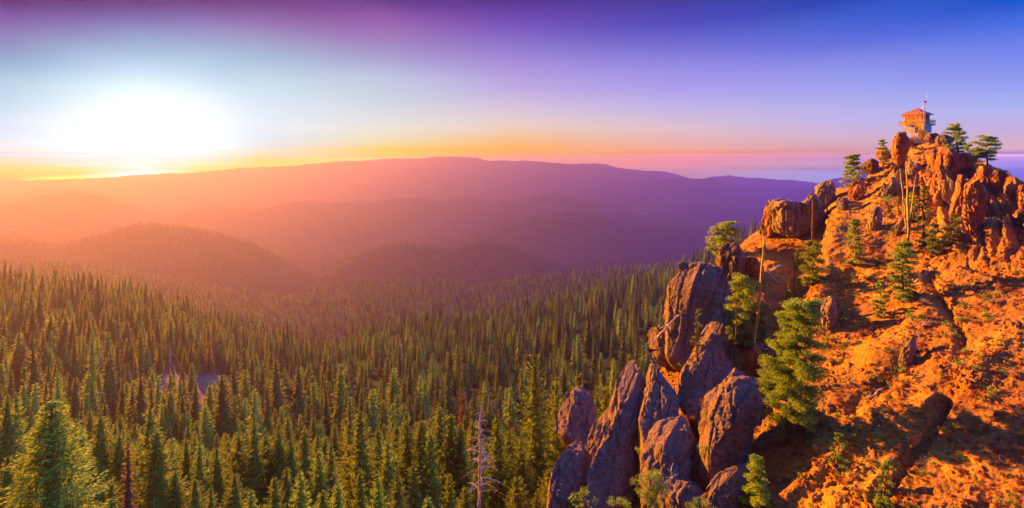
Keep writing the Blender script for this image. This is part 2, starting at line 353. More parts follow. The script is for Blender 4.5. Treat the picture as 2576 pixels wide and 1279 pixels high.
def bark_mat(name, c0, c1, sc=3.0):
    m, t, out = new_mat(name)
    geo = t.n('ShaderNodeNewGeometry'); mp = t.n('ShaderNodeMapping'); mp.inputs['Scale'].default_value = (1, 1, .2)
    t.l(geo.outputs['Position'], mp.inputs[0])
    n = t.noise(mp.outputs[0], sc, 6, .65)
    t.l(pbsdf(t, t.mix(t.maprange(n, .35, .65), c0, c1), .95, bump(t, n, .8, .08)).outputs[0], out.inputs[0])
    return m
M['bark'] = bark_mat('fir bark', (.05, .028, .018, 1), (.14, .08, .045, 1))
M['bleached'] = bark_mat('bleached dead wood', (.26, .21, .18, 1), (.62, .54, .46, 1), 4)
M['mossy'] = bark_mat('moss covered dead wood', (.20, .16, .06, 1), (.44, .35, .11, 1), 2)

def rock_mat(name, base, dark, pale, warm, warm_amt):
    m, t, out = new_mat(name)
    geo = t.n('ShaderNodeNewGeometry'); pos = geo.outputs['Position']
    big = t.noise(pos, .22, 5, .6, .3)
    mid = t.noise(pos, 1.3, 7, .68, .2)
    fine = t.noise(pos, 7, 5, .7)
    mp = t.n('ShaderNodeMapping'); mp.inputs['Rotation'].default_value = (0, R(-25), 0); mp.inputs['Scale'].default_value = (1, 1, .22)
    t.l(pos, mp.inputs[0])
    strat = t.noise(mp.outputs[0], 1.6, 6, .7, .4)
    c = t.mix(t.maprange(mid, .38, .62), dark, base)
    c = t.mix(t.maprange(big, .45, .62, 0, warm_amt), c, warm)
    lich = t.math('MULTIPLY', t.maprange(fine, .60, .66), t.maprange(strat, .42, .6))
    c = t.mix(t.math('MULTIPLY', lich, .75), c, pale)
    v = t.n('ShaderNodeTexVoronoi'); v.feature = 'DISTANCE_TO_EDGE'; v.inputs['Scale'].default_value = .7
    wob = t.n('ShaderNodeVectorMath', operation='ADD'); t.l(mp.outputs[0], wob.inputs[0])
    nv = t.n('ShaderNodeTexNoise'); nv.inputs['Scale'].default_value = 1.1; nv.inputs['Detail'].default_value = 4; t.l(pos, nv.inputs['Vector'])
    t.l(nv.outputs['Color'], wob.inputs[1]); t.l(wob.outputs[0], v.inputs['Vector'])
    crack = t.maprange(v.outputs[0], 0, .07)
    h = t.math('ADD', t.math('MULTIPLY', strat, .9), t.math('ADD', t.math('MULTIPLY', fine, .35), t.math('MULTIPLY', crack, .25)))
    t.l(pbsdf(t, c, .92, bump(t, h, .9, .45), .25).outputs[0], out.inputs[0])
    return m
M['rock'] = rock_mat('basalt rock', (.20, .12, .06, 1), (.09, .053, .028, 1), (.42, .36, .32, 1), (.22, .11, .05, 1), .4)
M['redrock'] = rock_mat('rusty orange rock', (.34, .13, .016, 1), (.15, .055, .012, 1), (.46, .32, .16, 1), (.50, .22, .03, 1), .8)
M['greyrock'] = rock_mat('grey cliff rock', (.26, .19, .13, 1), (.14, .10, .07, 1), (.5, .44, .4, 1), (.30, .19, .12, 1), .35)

def slope_mat():
    m, t, out = new_mat('red scree soil')
    geo = t.n('ShaderNodeNewGeometry'); pos = geo.outputs['Position']
    mp = t.n('ShaderNodeMapping'); mp.inputs['Scale'].default_value = (.28, 1, .5); t.l(pos, mp.inputs[0])
    streak = t.noise(mp.outputs[0], .32, 7, .62, .5)
    patch = t.noise(pos, .09, 5, .6, .4)
    fine = t.noise(pos, 5.5, 6, .72)
    grit = t.noise(pos, 2.2, 8, .75)
    c = t.mix(t.maprange(streak, .36, .64), (.21, .080, .010, 1), (.44, .19, .014, 1))
    c = t.mix(t.maprange(patch, .46, .60, 0, .75), c, (.52, .26, .02, 1))
    grassy = t.math('MULTIPLY', t.maprange(t.noise(mp.outputs[0], .9, 6, .7), .48, .60), t.maprange(patch, .60, .42))
    c = t.mix(t.math('MULTIPLY', grassy, .75), c, (.20, .155, .03, 1))
    c = t.mix(t.maprange(grit, .54, .63, 0, .85), c, (.11, .042, .014, 1))
    c = t.mix(t.maprange(fine, .58, .66, 0, .6), c, (.56, .31, .08, 1))
    v = t.n('ShaderNodeTexVoronoi'); v.inputs['Scale'].default_value = 2.6; t.l(pos, v.inputs['Vector'])
    h = t.math('ADD', t.math('MULTIPLY', grit, 1.1), t.math('ADD', t.math('MULTIPLY', fine, .35), t.math('MULTIPLY', v.outputs[0], -.3)))
    t.l(pbsdf(t, c, .95, bump(t, h, 1.0, .5), .1).outputs[0], out.inputs[0])
    return m
M['slope'] = slope_mat()

def land_mat():
    m, t, out = new_mat('forest floor and far wooded hills')
    geo = t.n('ShaderNodeNewGeometry'); pos = geo.outputs['Position']
    mp = t.n('ShaderNodeMapping'); mp.inputs['Scale'].default_value = (1, 1, .35); t.l(pos, mp.inputs[0])
    n1 = t.noise(mp.outputs[0], .004, 6, .6, .3); n2 = t.noise(mp.outputs[0], .03, 8, .75)
    c = t.mix(t.maprange(n2, .4, .6), (.012, .016, .006, 1), (.028, .034, .010, 1))
    c = t.mix(t.maprange(n1, .60, .70, 0, .8), c, (.07, .045, .02, 1))
    at = t.n('ShaderNodeAttribute', attribute_name='tint')
    c = t.mix(at.outputs['Fac'], c, (.30, .15, .085, 1))
    t.l(pbsdf(t, c, .95, bump(t, n2, 1.0, 14.0), .05).outputs[0], out.inputs[0])
    return m
M['land'] = land_mat()

def flat_mat(name, c0, c1, sc=2.0, rough=.8, metal=0):
    m, t, out = new_mat(name)
    geo = t.n('ShaderNodeTexCoord')
    n = t.noise(geo.outputs['Object'], sc, 6, .65, .3)
    b = pbsdf(t, t.mix(t.maprange(n, .35, .65), c0, c1), rough); b.inputs['Metallic'].default_value = metal
    t.l(b.outputs[0], out.inputs[0])
    return m
M['wood'] = flat_mat('weathered yellow painted wood', (.36, .175, .02, 1), (.50, .27, .035, 1), 1.6)
M['shutter'] = flat_mat('weathered shutter boards', (.30, .13, .018, 1), (.46, .24, .03, 1), 1.1)
M['roof'] = flat_mat('rusty red roof shingles', (.36, .075, .025, 1), (.52, .14, .04, 1), 2.5)
M['panel'] = flat_mat('tan sheet panels', (.34, .20, .07, 1), (.46, .30, .12, 1), 1.5)
M['utility'] = flat_mat('yellow utility box paint', (.50, .33, .04, 1), (.62, .42, .06, 1), 1.2)
M['darkmetal'] = flat_mat('dark metal', (.09, .08, .09, 1), (.16, .13, .14, 1), 3, .5, .6)
M['steel'] = flat_mat('pale galvanised steel', (.5, .47, .46, 1), (.68, .64, .62, 1), 3, .4, .7)
M['signink'] = flat_mat('dark sign lettering', (.10, .05, .03, 1), (.16, .08, .04, 1), 3)

# ------------------------------------------------------------------ hills: one continuous terrain
def prof(*pts):
    xs = [p[0] for p in pts]; ys = [p[1] for p in pts]
    return lambda px: np.interp(px, xs, ys)
k3 = prof((-400, 1000), (0, 1000), (400, 1045), (800, 1085), (1300, 1060), (1500, 1010), (1700, 960), (2600, 900))
k4 = prof((-400, 820), (0, 830), (300, 858), (600, 930), (900, 965), (1300, 905), (1500, 850), (1700, 790), (2600, 700))
L5 = prof((-400, 718), (0, 724), (100, 727), (250, 738), (340, 755), (420, 790), (500, 808), (600, 840), (700, 864), (790, 888), (850, 884), (920, 848),
          (1000, 828), (1100, 828), (1200, 826), (1300, 810), (1400, 780), (1500, 748), (1600, 722), (1700, 697), (1780, 672), (1850, 625), (1900, 605), (2100, 560), (2600, 520))
L4 = prof((-400, 685), (0, 664), (150, 668), (300, 688), (450, 712), (600, 742), (700, 748), (850, 730), (1000, 718), (1130, 714), (1200, 732), (1240, 720),
          (1280, 708), (1400, 700), (1500, 690), (1600, 682), (1700, 672), (1800, 655), (2600, 600))
L3 = prof((-400, 590), (0, 606), (60, 612), (130, 622), (190, 618), (230, 602), (300, 580), (350, 568), (420, 576), (480, 579), (560, 596), (620, 614), (680, 640),
          (720, 662), (760, 690), (790, 698), (820, 684), (850, 664), (900, 648), (960, 629), (1020, 618), (1070, 625), (1100, 629), (1150, 626), (1200, 613),
          (1230, 607), (1270, 618), (1340, 645), (1400, 668), (1480, 688), (1600, 700), (2600, 700))
L3b = prof((-400, 600), (0, 598), (40, 592), (75, 590), (95, 594), (130, 612), (200, 590), (250, 586), (500, 620), (690, 640), (740, 622), (800, 640), (1000, 660), (1100, 612), (1200, 586),
           (1280, 566), (1340, 550), (1400, 541), (1450, 536), (1500, 549), (1560, 562), (1600, 567), (1700, 571), (1780, 576), (1850, 571), (2600, 520))
L2 = prof((-400, 540), (0, 521), (60, 506), (115, 488), (150, 491), (185, 477), (205, 484), (240, 486), (300, 505), (380, 532), (440, 545), (480, 530), (530, 518), (580, 528), (660, 523), (740, 509), (850, 513),
          (950, 506), (1040, 496), (1100, 503), (1180, 500), (1250, 506), (1320, 500), (1360, 490), (1400, 485), (1450, 497), (1520, 515), (1570, 530), (1620, 552), (1650, 548), (1700, 535),
          (1790, 531), (1900, 532), (2600, 500))
L2b = prof((-400, 540), (0, 560), (250, 575), (500, 560), (680, 520), (760, 505), (800, 520), (1000, 520), (1060, 492), (1110, 487), (1160, 493), (1250, 500), (1290, 486), (1330, 492),
           (1450, 530), (1560, 516), (1600, 506), (1640, 516), (1700, 536), (1790, 512), (1850, 503), (1950, 498), (2000, 480), (2050, 465), (2100, 452), (2200, 440), (2600, 460))
L1b = prof((-400, 500), (0, 493), (60, 484), (130, 472), (180, 475), (260, 490), (700, 520), (1200, 520), (1380, 500), (1500, 470), (1610, 461), (1700, 451), (1790, 453), (1828, 466), (1876, 492), (1960, 510), (2600, 510))
L1 = prof((-400, 500), (0, 512), (180, 500), (200, 472), (280, 468), (340, 463), (400, 459), (450, 443), (500, 437), (560, 430), (640, 425), (700, 422), (740, 420), (800, 414), (880, 407), (960, 404), (1060, 402),
          (1100, 398), (1140, 396), (1180, 400), (1230, 406), (1270, 404), (1300, 408), (1320, 405), (1400, 412), (1480, 422), (1560, 432), (1640, 446), (1700, 460), (1800, 470), (2600, 490))
L0 = prof((-400, 480), (700, 425), (780, 413), (800, 416), (860, 425), (1200, 430), (1350, 415), (1400, 412), (1500, 414), (1550, 424), (1650, 432), (1700, 441), (1745, 452), (1800, 446), (1900, 449), (2000, 456), (2060, 465), (2300, 470), (2600, 470))
KN = [(12, lambda p: np.full_like(p, 3000.)), (110, lambda p: np.full_like(p, 1400.)), (180, lambda p: np.full_like(p, 1210.)),
      (290, k3), (430, k4), (680, L5), (950, lambda p: L5(p) + 60), (1850, L4), (2450, lambda p: L4(p) + 34),
      (2800, L3), (3600, lambda p: L3(p) + 40), (4000, L3b), (4900, lambda p: L3b(p) + 26), (5350, L2), (6100, lambda p: L2(p) + 22),
      (6500, L2b), (7200, lambda p: L2b(p) + 16), (7600, L1b), (8500, lambda p: L1b(p) + 14), (9000, L1), (9600, lambda p: L1(p) + 12), (10400, L0), (10800, lambda p: L0(p) + 15), (11400, lambda p: np.full_like(p, 490.))]
NU, ND = 1100, 460
u_ax = np.linspace(-1.55, 1.55, NU); ld_ax = np.linspace(math.log(12), math.log(11400), ND)
kd = np.log([k[0] for k in KN])
pxs = u_ax * F + 1288
Zk = np.array([-(f(pxs) - HY) / F * d for d, f in KN])      # heights at the knots
GZ = np.zeros((ND, NU))
for j in range(ND):
    i = min(max(np.searchsorted(kd, ld_ax[j], 'right') - 1, 0), len(kd) - 2)
    tt = (math.exp(ld_ax[j]) - math.exp(kd[i])) / (math.exp(kd[i + 1]) - math.exp(kd[i]))
    if i > 3: tt = tt * tt * (3 - 2 * tt) * .55 + tt * .45
    GZ[j] = Zk[i] * (1 - tt) + Zk[i + 1] * tt
DD = np.exp(ld_ax)[:, None] * np.ones((1, NU)); XX = DD * u_ax[None, :]
amp = np.clip((DD - 90) / 900, 0, 1)
GZ += fbm(XX / 420, DD / 420, 0 * XX, 5, 3, .5, True) * 9 * amp * np.clip(DD / 2500, .35, 1.6)
GZ += fbm(XX / 1500 + 3, DD / 2600, 0 * XX, 6, 13, .55, True) * np.clip((DD - 2600) / 7000, 0, 1) * 60
GZ += fbm(XX / 60, DD / 60, 0 * XX, 4, 9) * np.clip(DD / 900, .5, 4.2)
far = np.clip((DD - 3900) / 800, 0, 1)
GZ += far * np.abs(vnoise(XX / 16, DD / 16, 0 * XX, 31)) * np.clip(DD / 450, 5, 13)

def py_of(x, d, z): return HY - z / d * F
def clear_amt(x, d, z):
    """1 inside a bare clearing"""
    px = x / d * F + 1288; py = py_of(x, d, z)
    r = np.zeros(np.shape(x))
    for cx, cy, rx, ry in ((540, 975, 78, 52), (440, 965, 58, 46), (520, 1025, 50, 50), (690, 985, 20, 12), (1160, 843, 45, 10), (1130, 835, 30, 10), (1235, 1020, 50, 16)):
        r = np.maximum(r, np.clip(1.5 - 1.5 * np.sqrt(((px - cx) / rx) ** 2 + ((py - cy) / ry) ** 2), 0, 1))
    return r * (d < 900)
tint = clear_amt(XX, DD, GZ)
V = np.stack([XX, DD, GZ], -1).reshape(-1, 3)
idx = np.arange(ND * NU).reshape(ND, NU)
Q = np.stack([idx[:-1, :-1], idx[:-1, 1:], idx[1:, 1:], idx[1:, :-1]], -1).reshape(-1, 4)
hills = link('hills', mesh_np('hills', V, Q, smooth=True, mat=M['land'], attr=tint.ravel()))
tag(hills, kind='structure')

def ground(x, d):
    uu = (np.asarray(x) / d - u_ax[0]) / (u_ax[1] - u_ax[0]); jj = (np.log(d) - ld_ax[0]) / (ld_ax[1] - ld_ax[0])
    u0 = np.clip(np.floor(uu).astype(int), 0, NU - 2); j0 = np.clip(np.floor(jj).astype(int), 0, ND - 2)
    a = uu - u0; b = jj - j0
    return (GZ[j0, u0] * (1 - a) * (1 - b) + GZ[j0, u0 + 1] * a * (1 - b) + GZ[j0 + 1, u0] * (1 - a) * b + GZ[j0 + 1, u0 + 1] * a * b)

# ------------------------------------------------------------------ the near mountain slope on the right
def dslope(px, py):
    u = (np.asarray(px, dtype=float) - 1288) / F; v = (HY - np.asarray(py, dtype=float)) / F
    return 65.1 / np.maximum(.65 * u - .05 - v, .30)
sil = prof((1300, 1600), (1400, 1330), (1480, 1240), (1560, 1130), (1620, 1020), (1680, 890), (1720, 790), (1760, 715), (1800, 680), (1840, 645), (1860, 618), (1890, 592),
           (1920, 572), (1945, 560), (2035, 545), (2060, 500), (2100, 478), (2140, 468), (2180, 446), (2210, 408), (2240, 378), (2252, 352), (2270, 345), (2300, 350), (2345, 350), (2372, 360), (2390, 372),
           (2430, 388), (2480, 408), (2510, 422), (2540, 436), (2576, 462), (2660, 500), (2760, 560), (2900, 640))
NC, NR = 760, 420
cpx = np.linspace(1330, 2860, NC)
top = sil(cpx)
S = np.linspace(0, 1, NR)[:, None]
PYg = (1560 * (1 - S) + np.maximum(top, 0)[None, :] * S)
PYg = np.where(PYg < top[None, :], top[None, :], PYg)
PXg = np.ones((NR, 1)) * cpx[None, :]
Dg = dslope(PXg, PYg)
def seg_dist(px, py, pts):
    best = np.full(px.shape, 1e9); side = np.zeros(px.shape)
    for (ax, ay), (bx, by) in zip(pts[:-1], pts[1:]):
        dx, dy = bx - ax, by - ay
        t = np.clip(((px - ax) * dx + (py - ay) * dy) / (dx * dx + dy * dy), 0, 1)
        d = np.hypot(px - ax - t * dx, py - ay - t * dy)
        s = np.sign((px - ax) * dy - (py - ay) * dx)
        side = np.where(d < best, s, side); best = np.minimum(best, d)
    return best, side
Xg, Yg, Zg = (PXg - 1288) / F * Dg, Dg, (HY - PYg) / F * Dg
disp = fbm(Xg / 26, Yg / 15, Zg / 15, 4, 51, .5) * .8
disp += fbm(Xg / 9, Yg / 3.2, Zg / Zg / 4, 5, 61, .55, True) * (.34 + .25 * np.clip((900 - PYg) / 300, 0, 1))
disp += fbm(Xg / 1.6, Yg / 1.1, Zg / 1.1, 4, 71, .6) * .34
c1, c2, _h = cells(Xg / 2.4, Yg / 1.7, Zg / 2.0, 5)
disp += np.clip(c2 - c1, 0, .5) * .3 * np.clip(fbm(Xg / 12, Yg / 12, Zg / 12, 3, 77) * 3 + .4, 0, 1)
FEAT = [  # polyline, radius px, amplitude m (normal to the slope)
 ([(2015, 585), (1990, 680), (1950, 800), (1905, 905), (1860, 1000)], 55, -5.0),
 ([(2130, 500), (2110, 600), (2085, 720), (2075, 800)], 40, 2.6),
 ([(2260, 470), (2200, 560), (2150, 640)], 40, 1.6),
 ([(2335, 700), (2370, 760), (2425, 850), (2415, 900)], 12, -.9),
 ([(2340, 668), (2420, 668), (2500, 690), (2600, 700)], 9, -.7),
 ([(2200, 900), (2280, 860), (2330, 800)], 30, .8),
 ([(2130, 1060), (2260, 940), (2310, 900)], 26, -.8),
 ([(1990, 1130), (2150, 1010), (2230, 960)], 20, -.6),
 ([(2380, 1015), (2335, 1090), (2270, 1180), (2215, 1260)], 13, -1.6),
 ([(2355, 1010), (2300, 1095), (2235, 1180), (2180, 1265)], 16, .4),
 ([(2450, 960), (2560, 850), (2700, 760)], 40, .9),
 ([(2100, 1279), (2280, 1060), (2420, 900)], 22, .5),
 ([(1960, 1279), (2080, 1180), (2200, 1100)], 18, .7),
]
for pts, rad, am in FEAT:
    dd, sd = seg_dist(PXg, PYg, pts)
    disp += am * np.exp(-(dd / rad) ** 2)
# rocky ribs on the summit cone
ribs = np.exp(-((PYg - (470 + (PXg - 2400) * .12)) / 130) ** 2) * np.clip((PXg - 2250) / 120, 0, 1)
ca, cb, ch = cells(PXg / 40 + .35 * fbm(PXg / 60, PYg / 60, 0 * PXg, 3, 5), PYg / 110, 0 * PXg, 15)
disp += ribs * (np.clip(cb - ca, 0, .45) * 6.5 + ch * 2.4 - 1.4 + fbm(PXg / 9, PYg / 16, 0 * PXg, 4, 25, .6, True) * .6)
ribs2 = np.exp(-((PYg - 430) / 70) ** 2) * np.clip((PXg - 2190) / 50, 0, 1)
disp += ribs2 * fbm(PXg / 16, PYg / 20, 0 * PXg, 5, 35, .6, True) * 1.1
edge = np.clip((1 - S) * 14, 0, 1)
nrm = np.array((-.65, .05, 1)); nrm /= np.linalg.norm(nrm)
Xg = Xg + nrm[0] * disp * edge; Yg = Yg + nrm[1] * disp * edge - 0; Zg = Zg + nrm[2] * disp * edge
# skyline roughness then the far side of the ridge falling away
rough = fbm(cpx / 14, 0 * cpx, 0 * cpx, 4, 90) * .5
Zg[-1] += rough; Zg[-2] += rough * .8
NB = 26
bx, by, bz = [], [], []
for k in range(1, NB + 1):
    s = k / NB
    dist = 3 * s + 70 * s * s
    back = np.array((.35, .94))
    bx.append(Xg[-1] + back[0] * dist); by.append(Yg[-1] + back[1] * dist)
    bz.append(Zg[-1] - (2.2 * s + 90 * s ** 1.4) + fbm(bx[-1] / 9, by[-1] / 9, 0 * bx[-1], 4, 95) * 1.5 * s)
XS = np.vstack([Xg, np.array(bx)]); YS = np.vstack([Yg, np.array(by)]); ZS = np.vstack([Zg, np.array(bz)])
n_r = NR + NB
V = np.stack([XS, YS, ZS], -1).reshape(-1, 3)
idx = np.arange(n_r * NC).reshape(n_r, NC)
Q = np.stack([idx[:-1, :-1], idx[:-1, 1:], idx[1:, 1:], idx[1:, :-1]], -1).reshape(-1, 4)
slope_me = mesh_np('mountain_slope', V, Q, smooth=True, mat=M['slope'])
slope = link('mountain_slope', slope_me); tag(slope, kind='structure')
BV = BVHTree.FromPolygons([tuple(v) for v in V.tolist()], Q.tolist())
def hit(px, py):
    """where the sight line through a pixel meets the slope"""
    for dy in (0, 4, 8, 14, 22, 34, 50, 80):
        h = BV.ray_cast(Vector((0, 0, 0)), P(px, py + dy, 1.0).normalized())
        if h[0] is not None: return h[0]
    return P(px, py, float(dslope(px, py)))

# ------------------------------------------------------------------ rocks
def rock(spine, label, mat='rock', d=None, thick=.8, seed=0, rough=.16, nu=72, nv=96, square=4.2, group=None, sink=0.0, name='rock_outcrop'):
    """spine: (px, py, half width px) from top to foot; d: depth at top and foot"""
    if d is None:
        f = hit(spine[-1][0], spine[-1][1]); h0 = f.y; d = (h0, h0)
    n = len(spine)
    ts = np.linspace(0, 1, n)
    dep = np.interp(ts, [0, 1], d)
    pts = np.array([list(P(s[0], s[1], dd)) for s, dd in zip(spine, dep)])
    rad = np.array([s[2] / F * dd for s, dd in zip(spine, dep)])
    if sink:
        push = np.array([.62, .15, -.75]) * rad.max() * sink
        pts = pts + push
    base = Vector(pts[-1])
    tv = np.linspace(0, 1, nv)
    L = np.linalg.norm(pts[-1] - pts[0])
    C = np.stack([np.interp(tv, ts, pts[:, k]) for k in range(3)], -1)
    rr = np.interp(tv, ts, rad)
    capt = rad[0] * .5 / max(L, .01); capb = rad[-1] * .7 / max(L, .01)
    rr = rr * np.clip(1 - np.clip(1 - tv / max(capt, 1e-3), 0, 1) ** 3.5, 0, 1) ** (1 / 3) * np.sqrt(np.clip(1 - np.clip(1 - (1 - tv) / max(capb, 1e-3), 0, 1) ** 2, 0, 1))
    ax = (pts[0] - pts[-1]) / L
    view = np.array(list(P(spine[0][0], spine[0][1], 1).normalized()))
    right = np.cross(view, ax); right /= np.linalg.norm(right); fw = np.cross(ax, right)
    g = np.random.default_rng(seed + 900)
    ph = np.linspace(0, 2 * math.pi, nu, endpoint=False)
    bb = np.ones((nv, 1)) * np.cos(ph)[None, :] * 1.25; cc = np.ones((nv, 1)) * np.sin(ph)[None, :] * 1.25
    aa = (1 - tv)[:, None] * L / max(rad.max(), .1) * np.ones((1, nu))       # height in radii
    amid = aa.mean()
    for k in range(22):                                                  # joint planes cut the block
        an = g.uniform(0, 2 * math.pi) if k > 6 else seed + k * 2 * math.pi / 7 + g.uniform(-.25, .25)
        na = g.normal(0, .12) if k < 14 else g.normal(0, .5)
        nb_, nc_ = math.cos(an), math.sin(an)
        ln = math.sqrt(1 + na * na)
        off = g.uniform(.78, 1.02) if k < 14 else g.uniform(.9, 1.15) + abs(na) * g.uniform(.2, 1.1)
        ex = bb * nb_ + cc * nc_ + (aa - amid) * na - off * ln
        ex = np.maximum(ex, 0)
        bb = bb - ex * nb_ / (1 + 0 * na); cc = cc - ex * nc_
    rrk = rr[:, None]
    off3 = right[None, None, :] * (bb * rrk)[..., None] + fw[None, None, :] * (cc * rrk * thick)[..., None]
    Pm = C[:, None, :] + off3
    A = Pm @ ax; B = Pm @ right; Cc = Pm @ fw
    sc = max(rad.max(), .5)
    n1 = fbm(A / sc * .35, B / sc * .9, Cc / sc * .9, 4, seed, .5)
    n2 = fbm(A / sc * 1.1, B / sc * 3.2, Cc / sc * 3.2, 5, seed + 5, .6, True)
    a1, a2, hh = cells(A / sc * .5 + n1 * .3, B / sc * 1.9, Cc / sc * 1.9, seed + 3)
    crack = np.clip((a2 - a1) / .12, 0, 1)
    n5 = fbm(A * 1.2, B * 2.6, Cc * 2.6, 4, seed + 8, .6, True)
    dsp = n1 * 1.0 * rough + n2 * .45 * rough + (hh - .5) * .7 * rough + (crack - 1) * .6 * rough + n5 * min(.09 / sc * 1.6, .10)
    lim = np.clip(rr / rad.max(), 0, 1)[:, None]
    Pm = Pm + off3 * dsp[..., None] + ax[None, None, :] * ((n1 + (hh - .5) * 1.2) * rough * sc * .8 * lim)[..., None]
    V = (Pm - np.array(base)).reshape(-1, 3)
    idx = np.arange(nv * nu).reshape(nv, nu)
    Q = np.stack([idx[:-1], np.roll(idx[:-1], -1, 1), np.roll(idx[1:], -1, 1), idx[1:]], -1).reshape(-1, 4)
    o = link(name, mesh_np(name, V, Q, smooth=False, mat=M[mat]), None, base)
    tag(o, label, 'rock', group)
    return o

PB = 74
PIN = [
 ([(1848, 930, 16), (1850, 990, 26), (1838, 1050, 30)], (88, 84), 'narrow dark rock between the pointed fin and the rounded striped rock'),
 ([(1462, 975, 10), (1455, 1010, 34), (1450, 1060, 42), (1450, 1105, 42), (1460, 1128, 34)], (68, 68), 'squat dark rock pillar with a pale broken face at the left end of the crags'),
 ([(1462, 1118, 26), (1450, 1150, 42), (1425, 1220, 40), (1410, 1290, 34), (1400, 1400, 40)], (67, 66), 'dark lichen speckled block under the squat left pillar, split from it by a crack'),
 ([(1600, 885, 12), (1598, 920, 36), (1590, 1000, 46), (1570, 1100, 56), (1540, 1200, 62), (1510, 1290, 66), (1480, 1420, 70)], (74, 66), 'tallest leaning slab with its left edge glowing orange'),
 ([(1545, 1010, 8), (1530, 1060, 22), (1505, 1130, 30), (1490, 1200, 36), (1470, 1290, 44)], (66, 63), 'sunlit lower shoulder leaning against the left flank of the tallest slab'),
 ([(1665, 880, 20), (1665, 930, 38), (1655, 1010, 42), (1640, 1100, 40), (1625, 1200, 40), (1600, 1330, 50)], (86, 78), 'shaded grey slab standing just behind and right of the tallest slab'),
 ([(1650, 832, 10), (1662, 850, 26), (1672, 880, 30), (1680, 920, 30)], (90, 88), 'small sunlit rock shoulder with bleached roots over its top'),
 ([(1778, 668, 16), (1775, 700, 52), (1760, 760, 66), (1745, 820, 62), (1725, 880, 44), (1700, 930, 26)], (100, 90), 'broad dark crag face below the round ridge pine, slanting down to the left'),
 ([(1738, 690, 8), (1732, 720, 22), (1722, 760, 26), (1712, 790, 22)], (98, 95), 'jagged dark block at the upper left corner of the broad crag'),
 ([(1815, 770, 10), (1810, 830, 30), (1790, 900, 44), (1765, 960, 48), (1745, 1020, 40), (1740, 1060, 26)], (84, 76), 'pointed dark rock fin rising to the right of the broad crag'),
 ([(1780, 985, 14), (1775, 1010, 34), (1765, 1050, 38), (1755, 1080, 24)], (73, 72), 'pale golden boulder bulge at the foot of the pointed fin'),
 ([(1885, 955, 22), (1865, 985, 50), (1840, 1040, 56), (1815, 1100, 50), (1795, 1160, 42), (1790, 1230, 34)], (70, 64), 'big rounded grey rock with striped face and golden left edge, right of the fins'),
 ([(1715, 1050, 14), (1705, 1090, 40), (1685, 1150, 52), (1665, 1220, 56), (1650, 1320, 66)], (66, 60), 'orange edged rock buttress in front of the shaded slab, with dead roots on its right'),
 ([(1740, 1215, 20), (1725, 1240, 46), (1710, 1290, 60), (1700, 1350, 60)], (57, 55), 'low brown boulder topped with dry tufts at the bottom edge'),
 ([(1790, 1248, 12), (1785, 1268, 30), (1785, 1320, 40)], (54, 53), 'small pointed boulder at the bottom edge beside the striped rock foot'),
 ([(1880, 1165, 10), (1850, 1200, 26), (1815, 1260, 34), (1790, 1330, 40)], (58, 55), 'slanting rock rib on the slope between bottom boulders and young fir'),
 ([(1545, 1215, 8), (1530, 1250, 34), (1510, 1330, 46)], (61, 59), 'dark low block at the bottom edge against the tallest slab'),
]
for i, (sp, dd, lab) in enumerate(PIN):
    df = float(dslope(*sp[-1][:2])) - 2; dt = min(float(dslope(*sp[0][:2])), 118)
    dd = (df + .62 * (dt - df), df); sp = [(a_, b_, c_ * 1.16) for a_, b_, c_ in sp]
    rock(sp, lab, 'rock', dd, .85, seed=10 + i * 3, rough=.2, nu=130, nv=190)
